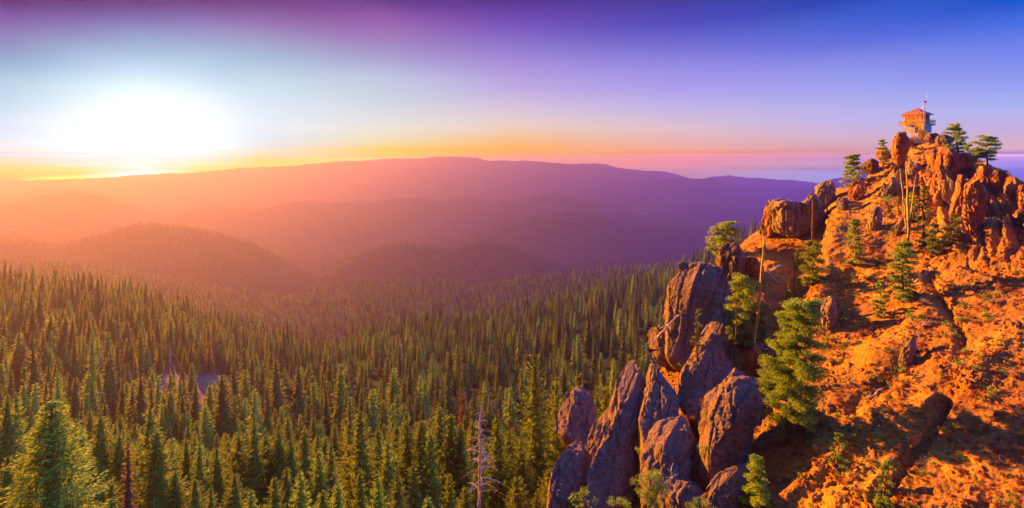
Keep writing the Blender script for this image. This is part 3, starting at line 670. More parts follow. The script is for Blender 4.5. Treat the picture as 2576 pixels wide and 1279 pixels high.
CL = [
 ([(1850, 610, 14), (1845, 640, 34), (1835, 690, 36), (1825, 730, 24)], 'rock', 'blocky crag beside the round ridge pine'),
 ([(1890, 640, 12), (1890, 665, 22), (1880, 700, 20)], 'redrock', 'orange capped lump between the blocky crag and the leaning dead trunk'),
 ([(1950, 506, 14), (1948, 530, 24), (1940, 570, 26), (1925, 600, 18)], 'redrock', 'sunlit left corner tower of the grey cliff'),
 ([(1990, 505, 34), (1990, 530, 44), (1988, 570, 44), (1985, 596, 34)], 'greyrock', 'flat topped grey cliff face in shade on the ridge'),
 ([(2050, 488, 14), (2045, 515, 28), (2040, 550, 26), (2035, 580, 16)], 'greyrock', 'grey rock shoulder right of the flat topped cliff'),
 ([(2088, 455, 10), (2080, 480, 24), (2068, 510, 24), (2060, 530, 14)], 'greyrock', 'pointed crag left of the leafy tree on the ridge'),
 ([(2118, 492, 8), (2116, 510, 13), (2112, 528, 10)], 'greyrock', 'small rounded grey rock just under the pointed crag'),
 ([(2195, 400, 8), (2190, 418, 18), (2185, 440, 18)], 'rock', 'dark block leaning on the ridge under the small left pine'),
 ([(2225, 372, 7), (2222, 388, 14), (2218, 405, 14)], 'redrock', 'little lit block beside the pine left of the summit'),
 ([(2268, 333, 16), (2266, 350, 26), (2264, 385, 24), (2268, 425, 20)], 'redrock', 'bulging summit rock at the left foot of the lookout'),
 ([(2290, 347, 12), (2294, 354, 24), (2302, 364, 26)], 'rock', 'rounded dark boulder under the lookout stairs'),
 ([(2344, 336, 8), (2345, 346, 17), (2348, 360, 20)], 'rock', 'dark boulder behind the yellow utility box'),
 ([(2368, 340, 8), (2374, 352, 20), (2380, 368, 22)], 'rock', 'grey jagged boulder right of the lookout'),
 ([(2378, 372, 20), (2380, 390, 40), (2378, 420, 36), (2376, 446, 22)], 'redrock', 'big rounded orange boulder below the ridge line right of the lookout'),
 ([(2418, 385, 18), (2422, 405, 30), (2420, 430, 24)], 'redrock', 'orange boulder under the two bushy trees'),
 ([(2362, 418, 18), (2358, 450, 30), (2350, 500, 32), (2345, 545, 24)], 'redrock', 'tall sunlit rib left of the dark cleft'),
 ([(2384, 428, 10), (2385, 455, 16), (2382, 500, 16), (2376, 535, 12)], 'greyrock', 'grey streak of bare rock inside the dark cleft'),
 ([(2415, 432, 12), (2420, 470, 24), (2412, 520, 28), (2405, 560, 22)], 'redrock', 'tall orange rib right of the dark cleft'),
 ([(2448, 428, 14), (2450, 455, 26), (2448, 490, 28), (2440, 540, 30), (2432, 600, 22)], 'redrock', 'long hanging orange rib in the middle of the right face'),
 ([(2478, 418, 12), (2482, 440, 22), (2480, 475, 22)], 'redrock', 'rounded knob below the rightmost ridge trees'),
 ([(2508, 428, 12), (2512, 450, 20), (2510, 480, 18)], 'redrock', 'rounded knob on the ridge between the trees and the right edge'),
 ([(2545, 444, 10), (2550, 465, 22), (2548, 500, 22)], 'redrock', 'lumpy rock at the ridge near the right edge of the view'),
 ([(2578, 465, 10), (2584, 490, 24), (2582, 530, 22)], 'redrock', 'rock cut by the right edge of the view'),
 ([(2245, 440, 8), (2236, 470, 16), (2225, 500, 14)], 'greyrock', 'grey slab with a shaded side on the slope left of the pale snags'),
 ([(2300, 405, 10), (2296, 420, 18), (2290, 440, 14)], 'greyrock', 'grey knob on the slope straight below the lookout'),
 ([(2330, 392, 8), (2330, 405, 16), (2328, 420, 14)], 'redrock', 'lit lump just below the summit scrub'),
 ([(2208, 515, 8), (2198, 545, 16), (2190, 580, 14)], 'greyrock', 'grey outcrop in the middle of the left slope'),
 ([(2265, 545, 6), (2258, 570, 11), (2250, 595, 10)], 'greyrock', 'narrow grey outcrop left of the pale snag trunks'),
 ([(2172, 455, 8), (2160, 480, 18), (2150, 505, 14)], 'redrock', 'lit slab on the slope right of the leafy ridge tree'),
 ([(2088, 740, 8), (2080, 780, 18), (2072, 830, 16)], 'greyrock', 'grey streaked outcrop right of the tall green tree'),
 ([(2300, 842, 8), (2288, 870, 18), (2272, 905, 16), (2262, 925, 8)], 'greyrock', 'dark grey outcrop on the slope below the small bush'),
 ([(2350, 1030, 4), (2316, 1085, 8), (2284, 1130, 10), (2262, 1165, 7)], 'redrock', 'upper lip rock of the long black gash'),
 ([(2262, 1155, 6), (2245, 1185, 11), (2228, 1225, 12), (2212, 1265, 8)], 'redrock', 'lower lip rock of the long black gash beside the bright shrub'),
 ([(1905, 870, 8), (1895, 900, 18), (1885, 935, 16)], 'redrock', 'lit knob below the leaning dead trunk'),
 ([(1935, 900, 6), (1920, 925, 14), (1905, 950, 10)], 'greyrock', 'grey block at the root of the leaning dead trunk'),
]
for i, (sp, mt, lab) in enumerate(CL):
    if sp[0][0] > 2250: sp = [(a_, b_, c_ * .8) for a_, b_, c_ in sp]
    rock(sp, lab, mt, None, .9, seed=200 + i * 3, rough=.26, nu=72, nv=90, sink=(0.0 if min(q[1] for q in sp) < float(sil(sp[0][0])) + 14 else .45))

# ------------------------------------------------------------------ trees
def quads_from(c, a, b):
    """diamond leaves: centre c, half axes a and b -> verts, quads"""
    n = len(c)
    v = np.stack([c - a, c + b * .9 - a * .15, c + a, c - b * .9 - a * .15], 1).reshape(-1, 3)
    return v, np.arange(n * 4).reshape(n, 4)

def unit(v): return v / np.maximum(np.linalg.norm(v, axis=-1, keepdims=True), 1e-6)

def conifer_mesh(name, h, rad, whorls, nb, steps, leaf, seed, mat, base=.06, droop=.25, ragged=.2, side=2, power=.85, gap=0.0, core=.55, ctier=1.3):
    g = np.random.default_rng(seed)
    cs, as_, bs = [], [], []
    for w in range(whorls):
        t = (w + g.uniform(-.3, .3)) / whorls
        t = min(max(t, 0), .985)
        zt = base + (1 - base) * t
        n = max(3, int(nb * (1 - .35 * t)))
        a0 = g.uniform(0, 6.28)
        for k in range(n):
            if g.random() < gap: continue
            an = a0 + k * 6.283 / n + g.uniform(-.35, .35)
            L = rad * ((1 - t) ** power) * g.uniform(1 - ragged * 1.6, 1 + ragged) + .02 * h * (1 - t) + leaf * .4
            if t < .12: L *= .75 + t * 2
            up = -droop + (.75 + droop) * t ** 1.6 + g.uniform(-.08, .08)
            dirh = np.array((math.cos(an), math.sin(an), 0)); sd = np.array((-math.sin(an), math.cos(an), 0))
            ns = max(2, int(steps * (.35 + .65 * L / rad)))
            for s in range(ns):
                f = (s + .7) / ns
                p = dirh * L * f + np.array((0, 0, zt * h + L * (up * f - .22 * droop * 2 * f * f * (1 - t) + .12 * f ** 3)))
                wl = L * .34 * (1.15 - f) + leaf * .35
                for q in ([-1, 1] if side == 2 else [g.choice((-1, 1))]):
                    ax = unit(dirh * .75 + sd * q * .8 + np.array((0, 0, g.uniform(-.35, .15))))
                    for m_ in range(2 if wl > leaf * 1.5 else 1):
                        c = p + ax * (wl * (.35 + .6 * m_)) + g.normal(0, leaf * .14, 3)
                        nn = unit(np.array((0, 0, 1)) + g.normal(0, .45, 3))
                        b_ = unit(np.cross(ax, nn))
                        cs.append(c); as_.append(ax * leaf * g.uniform(.6, 1.0)); bs.append(b_ * leaf * g.uniform(.26, .42))
            cs.append(dirh * L + np.array((0, 0, zt * h + L * (up - .3 * droop * (1 - t))))); as_.append(dirh * leaf * .8 + np.array((0, 0, .1))); bs.append(sd * leaf * .3)
    for k in range(5):
        cs.append(np.array((0, 0, h * (1 - .012 * k)))); as_.append(np.array((g.normal(0, .05), g.normal(0, .05), leaf * .9))); an = k * 1.3
        bs.append(np.array((math.cos(an), math.sin(an), 0)) * leaf * .22)
    v, q = quads_from(np.array(cs), np.array(as_), np.array(bs))
    # dense inner boughs as ragged tiers
    nt = max(5, int(h / ctier)); K = 10; vs, qs = [], []; b0 = len(v)
    for i in range(nt):
        t = i / nt; z = h * (base + (1 - base) * t)
        R_ = (rad * (1 - t) ** power + .02 * h * (1 - t)) * core
        ph = g.uniform(0, 6.28)
        for ring, (rk, dz) in enumerate(((1.0, -.18 * R_ - .1), (.12, h / nt * 1.25))):
            for k in range(K):
                j = g.uniform(.55, 1.25) if ring == 0 else 1
                an = ph + k * 2 * math.pi / K
                vs.append((math.cos(an) * R_ * rk * j, math.sin(an) * R_ * rk * j, z + dz * (j if ring == 0 else 1)))
        for k in range(K):
            a_ = b0 + i * 2 * K
            qs.append((a_ + k, a_ + (k + 1) % K, a_ + K + (k + 1) % K, a_ + K + k))
    v = np.vstack([v, np.array(vs)]); q = np.vstack([q, np.array(qs)])
    return mesh_np(name, v, q, mat=mat)

def trunk_mesh(name, h, r, mat, n=7, base=-1.5):
    m = MB(); g = random.Random(int(h * 10))
    pts = [(g.uniform(-1, 1) * .004 * h * (k > 0), g.uniform(-1, 1) * .004 * h * (k > 0), base + (h * .97 - base) * k / 6) for k in range(7)]
    m.tube(pts, [r * (1.25 if k == 0 else 1) * (1 - k / 6) + .02 for k in range(7)], n)
    return m.mesh(name, mat, True)

NEAR = []
specs = [(28, 5.4, 34, 8, 9, .62, .05, .28, .2, .62), (25, 4.2, 32, 7, 8, .55, .08, .3, .25, .68), (30, 4.9, 36, 7, 8, .58, .12, .32, .3, .6), (22, 4.9, 27, 8, 9, .58, .04, .22, .2, .66),
         (26, 3.5, 34, 7, 7, .5, .06, .3, .3, .66), (24, 4.6, 22, 6, 9, .6, .10, .15, .35, .6)]
for i, (h, r_, wh, nb, st, lf, bs_, dr, rg, pw) in enumerate(specs):
    NEAR.append((h, conifer_mesh('crown', h, r_ * 1.22, int(wh * 1.1), int(nb * 1.2), int(st * 1.4), lf * .76, 100 + i, M['fir'], bs_, dr, rg, 2, pw, .05, .5), trunk_mesh('trunk', h, h * .012, M['bark'])))
YOUNG = []
for i, (h, r_, wh) in enumerate([(20, 4.3, 25), (18, 3.3, 24)]):
    YOUNG.append((h, conifer_mesh('crown', h, r_ * 1.15, wh, 10, 11, .43, 300 + i, M['young'], .04, .12, .2, 2, .85, 0), trunk_mesh('trunk', h, h * .012, M['bark'])))
RUST = [(22, conifer_mesh('crown', 22, 1.9, 30, 6, 5, .45, 400, M['rust'], .05, .3, .3, 2, .7, .1), trunk_mesh('trunk', 22, .26, M['bark']))]
BIG = [(32, conifer_mesh('crown', 32, 9.2, 46, 12, 20, .52, 411, M['young'], .02, .16, .22, 2, .72, 0, .25), trunk_mesh('trunk', 32, .5, M['bark']))]
MID = []
for i, (h, r_, mt) in enumerate([(24, 2.4, 'rust'), (27, 4.4, 'darkfir'), (25, 3.9, 'fir'), (30, 4.2, 'darkfir'), (23, 4.5, 'fir'), (24, 4.1, 'young'), (27, 3.2, 'darkfir')]):
    MID.append((h, conifer_mesh('mid conifer', h, r_, 24, 8, 6, .78, 500 + i, M[mt], .05, .3, .22, 1, .78, .03, .66, 1.6)))
LOW = []
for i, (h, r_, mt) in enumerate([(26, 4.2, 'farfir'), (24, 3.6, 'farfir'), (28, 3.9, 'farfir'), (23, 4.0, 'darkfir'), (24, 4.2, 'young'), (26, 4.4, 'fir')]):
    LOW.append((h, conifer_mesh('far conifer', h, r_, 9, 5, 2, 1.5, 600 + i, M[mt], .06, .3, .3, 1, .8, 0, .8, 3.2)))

def conifer(x, d, var, scale, label, group, z=None, name='conifer', rz=None, lean=(0, 0)):
    zz = float(ground(np.array([x]), np.array([d]))[0]) if z is None else z
    rt = empty(name, (x, d, zz), random.uniform(0, 6.28) if rz is None else rz, scale)
    rt.rotation_euler[0] = lean[0]; rt.rotation_euler[1] = lean[1]
    tag(rt, label, 'conifer tree', group)
    h, cm, tm = var
    link('crown', cm, rt); link('trunk', tm, rt)
    return rt

# --- named near trees: apex pixel, depth, variant, wanted label
HT = [
 (130, 1012, 84, BIG[0], 'broad bright green fir filling the bottom left corner'),
 (1345, 893, 118, NEAR[2], 'tallest dark fir standing left of the squat rock pillar'),
 (1400, 950, 122, NEAR[1], 'tall fir just right of the tallest dark fir'),
 (1452, 942, 128, NEAR[5], 'flat topped fir behind the tip of the squat rock pillar'),
 (1522, 972, 118, NEAR[5], 'golden fir between the squat pillar and the tallest slab'),
 (322, 1118, 96, RUST[0], 'thin rust brown dying conifer right of the broad corner fir'),
 (378, 1030, 112, NEAR[5], 'gnarled open topped conifer rising above the front row on the left'),
 (395, 1088, 104, NEAR[0], 'symmetrical fir directly in front of the gnarled open topped conifer'),
 (1105, 1030, 122, NEAR[0], 'thick topped dark fir left of the bare branched dead tree'),
 (1132, 1045, 118, NEAR[3], 'bushy fir touching the left branches of the bare dead tree'),
 (1250, 1050, 112, NEAR[3], 'bushy fir right behind the bare dead tree'),
 (1022, 1042, 112, NEAR[1], 'slim fir standing alone in the front row left of the thick topped dark fir'),
 (905, 1040, 110, NEAR[2], 'tall pointed fir in the middle of the front row'),
 (880, 1008, 128, NEAR[4], 'narrow fir just behind the tall pointed fir of the middle front row'),
 (640, 1072, 112, NEAR[5], 'loose crowned fir in the front row below the bare clearing'),
 (755, 1192, 80, YOUNG[0], 'bright young fir at the bottom edge under the left middle front row'),
 (848, 1215, 78, YOUNG[1], 'second bright young fir at the bottom edge, right of the first'),
 (950, 1205, 82, YOUNG[0], 'lit young fir at the bottom edge under the tall pointed fir'),
 (1075, 1250, 78, YOUNG[1], 'small young fir tip at the bottom edge left of the bare dead tree'),
 (145, 938, 190, YOUNG[0], 'bright yellow green pointed fir rising behind the broad corner fir'),
 (232, 830, 300, YOUNG[0], 'bright yellow lit fir on the left slope among dark ones'),
 (1440, 1245, 70, YOUNG[1], 'young fir tip in front of the squat pillar foot'),
 (1380, 1190, 96, NEAR[3], 'dark fir in the shadow left of the squat pillar foot'),
 (1300, 1205, 90, NEAR[3], 'fir low in the shade right of the bare dead tree foot'),
]
placed = []
for px, py, d, var, lab in HT:
    x = (px - 1288) / F * d; zt = (HY - py) / F * d
    zg = float(ground(np.array([x]), np.array([float(d)]))[0])
    hh = zt - zg
    s = hh / var[0]
    sc = (s * (1.0 if s < 1 else .9), s * (1.0 if s < 1 else .9), s)
    if var is BIG[0]: sc = (1.05, 1.05, s)
    if s > 1.25: sc = (1.1, 1.1, s)
    conifer(x, d, var, sc, lab, None, zg)
    placed.append((x, d))
APEX = [(18, 1010, 118), (42, 1000, 122), (92, 1085, 108), (205, 1075, 112), (252, 1052, 118), (300, 1100, 116), (350, 1120, 120), (432, 1100, 114), (468, 1108, 118), (502, 1118, 112), (545, 1132, 108), (575, 1112, 124), (600, 1098, 116), (668, 1100, 120),
        (700, 1088, 112), (730, 1112, 118), (765, 1082, 122), (800, 1140, 108), (832, 1120, 116), (950, 1085, 118), (975, 1110, 108), (998, 1078, 124), (1060, 1062, 116), (1082, 1090, 110), (1160, 1082, 118), (1190, 1060, 128), (1280, 1085, 120), (1310, 1105, 112),
        (20, 1150, 98), (60, 1190, 92), (230, 1160, 100), (280, 1200, 96), (440, 1190, 96), (490, 1210, 92), (530, 1230, 88), (590, 1195, 96), (630, 1235, 86), (690, 1205, 92), (720, 1180, 100), (810, 1240, 86), (905, 1180, 96), (1000, 1200, 94), (1040, 1160, 100), (1130, 1195, 92),
        (1170, 1230, 88), (1350, 1240, 84), (1500, 1060, 112), (1425, 1010, 116), (1475, 1040, 120)]
for i, (px, py, d) in enumerate(APEX):
    d += random.uniform(-4, 4)
    x = (px - 1288) / F * d; zt = (HY - py) / F * d
    zg = float(ground(np.array([x]), np.array([float(d)]))[0])
    var = random.choice(NEAR[:5] + NEAR[:5] + YOUNG)
    s = max((zt - zg) / var[0], .35); w = min(max(s, .6), 1.3)
    band = 'low at the bottom edge' if py > 1140 else 'with its tip in the front row'
    side = 'below the left slope' if px < 520 else ('below the middle forest' if px < 1000 else 'near the bare dead tree')
    look = 'bright green young fir' if var in YOUNG else ('narrow fir' if var[0] > 24.5 else 'broad fir')
    conifer(x, d, var, (w, w, s), f'{look} {band}, {side}', f'{look}s {band} {side}', zg)
    placed.append((x, d))

# --- the rest of the forest
pts = []
def scatter(n, d0, d1, u0, u1):
    d = np.sqrt(RNG.uniform(d0 * d0, d1 * d1, n)); u = RNG.uniform(u0, u1, n)
    return u * d, d
allx, alld, allt = [], [], []
for n, d0, d1, u0, u1, lod in ((470, 132, 265, -1.25, .42, 0), (3700, 200, 760, -1.25, .62, 1), (17500, 740, 2600, -1.25, .62, 2), (42000, 2300, 4100, -1.25, .80, 2)):
    x, d = scatter(n, d0, d1, u0, u1)
    if lod == 1: k = d > 250; x, d = x[k], d[k]
    z = ground(x, d)
    px = x / d * F + 1288; py = py_of(x, d, z)
    dens = fbm(x / 60, d / 60, 0 * x, 3, 44) + 1.15
    keep = (clear_amt(x, d, z) < .25 + RNG.random(len(x)) * .3) & (RNG.random(len(x)) < np.clip(dens, .35, 1))
    if lod == 0: keep &= ~((d < 150) & (py < 1000)) 
    x, d, z = x[keep], d[keep], z[keep]
    allx.append(x); alld.append(d); allt.append(np.full(len(x), lod))
FX = np.concatenate(allx); FD = np.concatenate(alld); FT = np.concatenate(allt); FZ = ground(FX, FD)
# drop trees whose tips lie well below the skyline of nearer ground (never in view from here or a step aside)
colmin = np.minimum.accumulate(HY - GZ / DD * F, axis=0)
jj = np.clip(((np.log(FD) - ld_ax[0]) / (ld_ax[1] - ld_ax[0])).astype(int), 0, ND - 1); uu = np.clip(((FX / FD - u_ax[0]) / (u_ax[1] - u_ax[0])).astype(int), 0, NU - 1)
vis = py_of(FX, FD, FZ + 32) < colmin[jj, uu] + 12
# no trees standing inside the near mountain
pxx = FX / FD * F + 1288
vis &= ~((pxx > 1420) & (FD < 175))
# no two tips of hand placed trees and forest at one spot
for (x, d) in placed: vis &= np.hypot(FX - x, FD - d) > 3.2
FX, FD, FT, FZ = FX[vis], FD[vis], FT[vis], FZ[vis]
order = np.argsort(FD)
FX, FD, FT, FZ = FX[order], FD[order], FT[order], FZ[order]
inframe = (FX / FD > -1.2) & (FX / FD < .3)
N_IND = 215
ind = np.where(inframe)[0][:N_IND]
for i in ind:
    px = FX[i] / FD[i] * F + 1288
    yng = RNG.random() < .16
    var = YOUNG[int(RNG.integers(0, 2))] if yng else NEAR[int(RNG.integers(0, 5))]
    s = RNG.uniform(.62, .98) * (22 / var[0])
    look = ('yellow green young fir' if yng else ('small dark fir' if s * var[0] < 16.5 else ('mid height fir' if s * var[0] < 20 else 'tall dark fir')))
    zone = 'behind the broad corner fir' if px < 330 else ('between the front row and the bare clearing' if px < 700 else ('behind the middle of the front row' if px < 1060 else 'in the dark hollow behind the bare dead tree'))
    conifer(float(FX[i]), float(FD[i]), var, (s * RNG.uniform(.85, 1.1),) * 2 + (s,), f'{look} {zone}', f'{look}s {zone}', float(FZ[i]))
rest = np.ones(len(FX), bool); rest[ind] = False

def gn_scatter(name, sources, X, Y, Z, idx_, scl, rot, label, cat, tilt=None):
    src = bpy.data.collections.new(name + ' sources')
    for k, me in enumerate(sources):
        o = bpy.data.objects.new('%s source %02d' % (name, k), me); src.objects.link(o)
    me = bpy.data.meshes.new(name); n = len(X)
    me.vertices.add(n); me.vertices.foreach_set('co', np.stack([X, Y, Z], -1).astype(np.float32).ravel())
    a = me.attributes.new('pick', 'INT', 'POINT'); a.data.foreach_set('value', np.asarray(idx_, dtype=np.int32))
    a = me.attributes.new('size', 'FLOAT_VECTOR', 'POINT'); a.data.foreach_set('vector', np.asarray(scl, dtype=np.float32).ravel())
    a = me.attributes.new('turn', 'FLOAT_VECTOR', 'POINT'); a.data.foreach_set('vector', np.asarray(rot, dtype=np.float32).ravel())
    o = link(name, me)
    ng = bpy.data.node_groups.new(name, 'GeometryNodeTree')
    ng.interface.new_socket('Geometry', in_out='INPUT', socket_type='NodeSocketGeometry')
    ng.interface.new_socket('Geometry', in_out='OUTPUT', socket_type='NodeSocketGeometry')
    gi = ng.nodes.new('NodeGroupInput'); go = ng.nodes.new('NodeGroupOutput')
    iop = ng.nodes.new('GeometryNodeInstanceOnPoints'); ci = ng.nodes.new('GeometryNodeCollectionInfo')
    ci.inputs['Collection'].default_value = src; ci.inputs['Separate Children'].default_value = True; ci.inputs['Reset Children'].default_value = True
    def attr(nm, ty):
        x = ng.nodes.new('GeometryNodeInputNamedAttribute'); x.data_type = ty; x.inputs[0].default_value = nm; return x.outputs[0]
    e2r = ng.nodes.new('FunctionNodeEulerToRotation')
    L = ng.links.new
    L(gi.outputs[0], iop.inputs['Points']); L(ci.outputs[0], iop.inputs['Instance'])
    iop.inputs['Pick Instance'].default_value = True
    L(attr('pick', 'INT'), iop.inputs['Instance Index']); L(attr('turn', 'FLOAT_VECTOR'), e2r.inputs[0]); L(e2r.outputs[0], iop.inputs['Rotation'])
    L(attr('size', 'FLOAT_VECTOR'), iop.inputs['Scale']); L(iop.outputs[0], go.inputs[0])
    md = o.modifiers.new('scatter', 'NODES'); md.node_group = ng
    tag(o, label, cat, None, 'stuff')
    return o

X, Y, Z, T = FX[rest], FD[rest], FZ[rest], FT[rest]
n = len(X)
pick = np.where(T < 2, np.where(RNG.random(n) < .012, 0, RNG.integers(1, len(MID), n)), len(MID) + np.where((Y > 1100) & (Y < 2300) & (RNG.random(n) < .6), RNG.integers(3, 6, n), RNG.integers(0, 4, n)))  # brighter needles picked on the mid hills, standing in for sunlight
patchy = fbm(X / 150, Y / 150, 0 * X, 3, 77)
s = np.clip(RNG.normal(.82, .26, n), .28, 1.4) * (1 + .25 * patchy) * np.where(RNG.random(n) < .06, 1.25, 1)
wd = RNG.uniform(.8, 1.3, n)
scl = np.stack([s * wd, s * wd * RNG.uniform(.9, 1.1, n), s], -1)
rot = np.stack([RNG.normal(0, .02, n), RNG.normal(0, .02, n), RNG.uniform(0, 6.28, n)], -1)
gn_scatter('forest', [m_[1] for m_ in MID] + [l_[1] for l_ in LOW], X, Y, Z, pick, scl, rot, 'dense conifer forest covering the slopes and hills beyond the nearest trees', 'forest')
print('forest trees', n)

# ------------------------------------------------------------------ clumpy trees and shrubs of the slope
def clump_tree(pts_tr, r0, limbs, mat, leaf=.22, dens=70, seed=0, flat=.55, trunk_mat='bark'):
    """pts_tr: trunk points (local); limbs: (fraction, angle, length, rise, clump radius)"""
    g = np.random.default_rng(seed)
    tr = MB(); n = len(pts_tr)
    tr.tube(pts_tr, [r0 * (1 - .85 * k / (n - 1)) + .02 for k in range(n)], 7)
    P3 = np.array(pts_tr); ts = np.linspace(0, 1, n)
    cs, as_, bs = [], [], []
    for (f, an, L, rise, cr) in limbs:
        b = np.array([np.interp(f, ts, P3[:, k]) for k in range(3)])
        d = np.array((math.cos(an), math.sin(an), 0))
        ps = []
        for k in range(5):
            q = k / 4
            ps.append(b + d * L * q + np.array((0, 0, rise * L * q * (1 if rise > 0 else q))) + g.normal(0, .04 * L, 3) * (k > 0))
        tr.tube([tuple(p) for p in ps], [r0 * .32 * (1 - .75 * k / 4) * (1 - .5 * f) + .012 for k in range(5)], 5)
        for k in (1, 2, 3, 4):
            if L < .2 and k < 4: continue
            q = k / 4; R_ = cr * (.55 + .45 * q) * g.uniform(.75, 1.2)
            m_ = max(8, int(dens * R_ ** 1.6))
            u = unit(g.normal(0, 1, (m_, 3))) * (g.random((m_, 1)) ** .45)
            c = ps[k] + u * np.array((R_, R_, R_ * flat)) + d * R_ * .2
            ax = unit(u + np.array((0, 0, .25)) + g.normal(0, .5, (m_, 3)))
            bb = unit(np.cross(ax, g.normal(0, 1, (m_, 3))))
            cs.append(c); as_.append(ax * leaf * g.uniform(.6, 1.1, (m_, 1))); bs.append(bb * leaf * g.uniform(.28, .5, (m_, 1)))
    v, q = quads_from(np.vstack(cs), np.vstack(as_), np.vstack(bs))
    return tr.mesh('trunk', M[trunk_mat], True), mesh_np('crown', v, q, mat=M[mat])

def put_tree(name, base, tm, cm, label, cat, group=None, rz=0, scale=1):
    rt = empty(name, base, rz, scale); tag(rt, label, cat, group)
    link('trunk', tm, rt); link('crown', cm, rt)
    return rt

def slope_tree(px, py0, py1, wpx, label, mat='pine', seed=0, lean=0.0, bare=.12, nl=26, flat=.5, name='ridge_tree', cat='tree', top_w=.35, belly=.4, d=None, leafk=1.0, wind=0.0, cl=.30):
    """py0 tip row, py1 foot row, wpx full width in px"""
    b = hit(px, py1) if d is None else P(px, py1, d)
    k = b.y / F; H = (py1 - py0) * k; W = wpx * k / 2
    g = random.Random(seed)
    b = b - Vector((0, 0, .25))
    tp = []
    for i in range(7):
        q = i / 6
        tp.append((lean * H * q + g.uniform(-.02, .02) * H * (i > 0), g.uniform(-.02, .02) * H * (i > 0), H * .96 * q))
    limbs = []
    for i in range(nl):
        f = bare + (1 - bare) * (i + g.random()) / nl
        f = min(f, .995)
        sh = math.sin(math.pi * min(1, (f - bare) / (1 - bare) * (1 - belly) + belly * .9)) if belly < 1 else 1
        env = (1 - (1 - top_w) * max(0, (f - belly) / (1 - belly)) ** 1.2) if f > belly else (.55 + .45 * f / belly)
        an = i * 2.4 + g.uniform(-.4, .4)
        L = W * env * g.uniform(.6, 1.0) * .8
        if wind: L *= 1 + wind * math.cos(an)
        limbs.append((f, an, max(L, .05), g.uniform(-.05, .3) * (1 if f > .3 else .2), W * cl * g.uniform(.75, 1.2)))
    for _ in range(3): limbs.append((.97, g.uniform(0, 6.28), W * .15, .6, W * .22))
    lf = max(.13, min(.34, 2.4 * k * 1.15)) * leafk
    tm, cm = clump_tree(tp, max(H * .022, .08), limbs, mat, lf, 5.2 / (lf * lf), seed, flat)
    return put_tree(name, b, tm, cm, label, cat)

slope_tree(1822, 556, 668, 96, 'round crowned pine standing alone on the crag at the middle of the ridge', 'pine', 1, .02, .22, 22, .42, belly=.5, top_w=.45, cl=.34)
slope_tree(2145, 386, 474, 62, 'leafy tree on the notch of the ridge left of the summit', 'pine', 2, .02, .05, 24, .5, belly=.3, top_w=.3)
slope_tree(2222, 348, 420, 44, 'small windswept pine with sparse left reaching branches beside the summit rock', 'pine', 3, -.03, .1, 15, .3, wind=-.55, top_w=.2, belly=.25, cl=.24)
slope_tree(2412, 308, 388, 56, 'windswept dark tree on the ridge nearest the lookout', 'pine', 4, -.16, .1, 22, .5, wind=-.35, top_w=.45)
slope_tree(2486, 340, 424, 66, 'spreading dark tree with a pale split trunk, farthest right on the ridge', 'pine', 5, -.08, .3, 20, .45, top_w=.7, belly=.65)
slope_tree(2434, 362, 402, 34, 'short yellow green bushy tree between the two dark ridge trees', 'young', 6, 0, .02, 14, .6)
slope_tree(2458, 368, 408, 30, 'low olive bushy tree leaning toward the farthest right ridge tree', 'pine', 7, .05, .02, 14, .6)
# the big tree of the slope and its neighbours
slope_tree(1978, 742, 1112, 176, 'big bright bushy fir towering on the slope, the largest tree of the hillside', 'pine', 10, .10, .16, 90, .45, top_w=.4, belly=.42, cl=.21)
slope_tree(1868, 690, 870, 104, 'bushy green fir left of the leaning dead trunk', 'young', 11, .02, .03, 34, .6, top_w=.4, cl=.28)
slope_tree(1905, 760, 850, 56, 'dark shaded fir directly behind the leaning dead trunk', 'fir', 12, 0, .03, 18, .6)
slope_tree(2045, 600, 725, 62, 'dark green fir patch under the rust red snags', 'fir', 13, 0, .03, 24, .7, top_w=.5, cl=.34)
slope_tree(2012, 625, 680, 40, 'small green fir left of the rust red snags', 'young', 14, 0, .03, 12, .7)
slope_tree(2148, 545, 668, 52, 'ragged green fir on the slope right of the rust red snags', 'pine', 15, .03, .03, 24, .6, top_w=.25, belly=.3)
slope_tree(2272, 600, 760, 70, 'stout yellow lit fir under the pale snag trunks', 'pine', 16, 0, .02, 40, .6, top_w=.4, cl=.3)
slope_tree(2322, 460, 620, 42, 'tall narrow dark fir right of the pale snags', 'fir', 17, 0, .03, 30, .6, top_w=.3)
slope_tree(2352, 560, 640, 46, 'dark fir thicket at the mouth of the cleft', 'fir', 18, 0, .02, 18, .7, top_w=.5)
slope_tree(2395, 535, 618, 46, 'dark green fir at the right side of the cleft foot', 'fir', 19, .1, .02, 18, .6, top_w=.4)
slope_tree(2298, 480, 560, 34, 'yellow green bush tree left of the narrow dark fir', 'young', 20, 0, .02, 16, .7)
slope_tree(2215, 700, 800, 40, 'narrow green fir alone on the middle slope', 'young', 21, 0, .02, 22, .6, top_w=.25)
slope_tree(2105, 1085, 1180, 52, 'thin open young fir on the lower slope right of the big fir', 'young', 22, .05, .02, 14, .35, top_w=.3, belly=.3, cl=.2)
slope_tree(1905, 1140, 1300, 84, 'young dark green fir at the bottom edge of the slope', 'young', 23, 0, .02, 36, .45, top_w=.15, belly=.15)
slope_tree(2222, 1150, 1285, 44, 'bright green shrub column beside the long black gash', 'shrub', 24, .1, .02, 26, .7, top_w=.6)
slope_tree(1838, 820, 925, 46, 'slender dark fir between the pointed fin and the broad crag', 'fir', 25, 0, .02, 20, .6, top_w=.2)
slope_tree(1755, 770, 905, 34, 'small half dead fir growing on the crag face', 'fir', 26, 0, .25, 16, .5, d=82, top_w=.2)
slope_tree(1985, 730, 800, 40, 'dark fir tuft at the head of the shady gully', 'fir', 27, 0, .02, 14, .7)

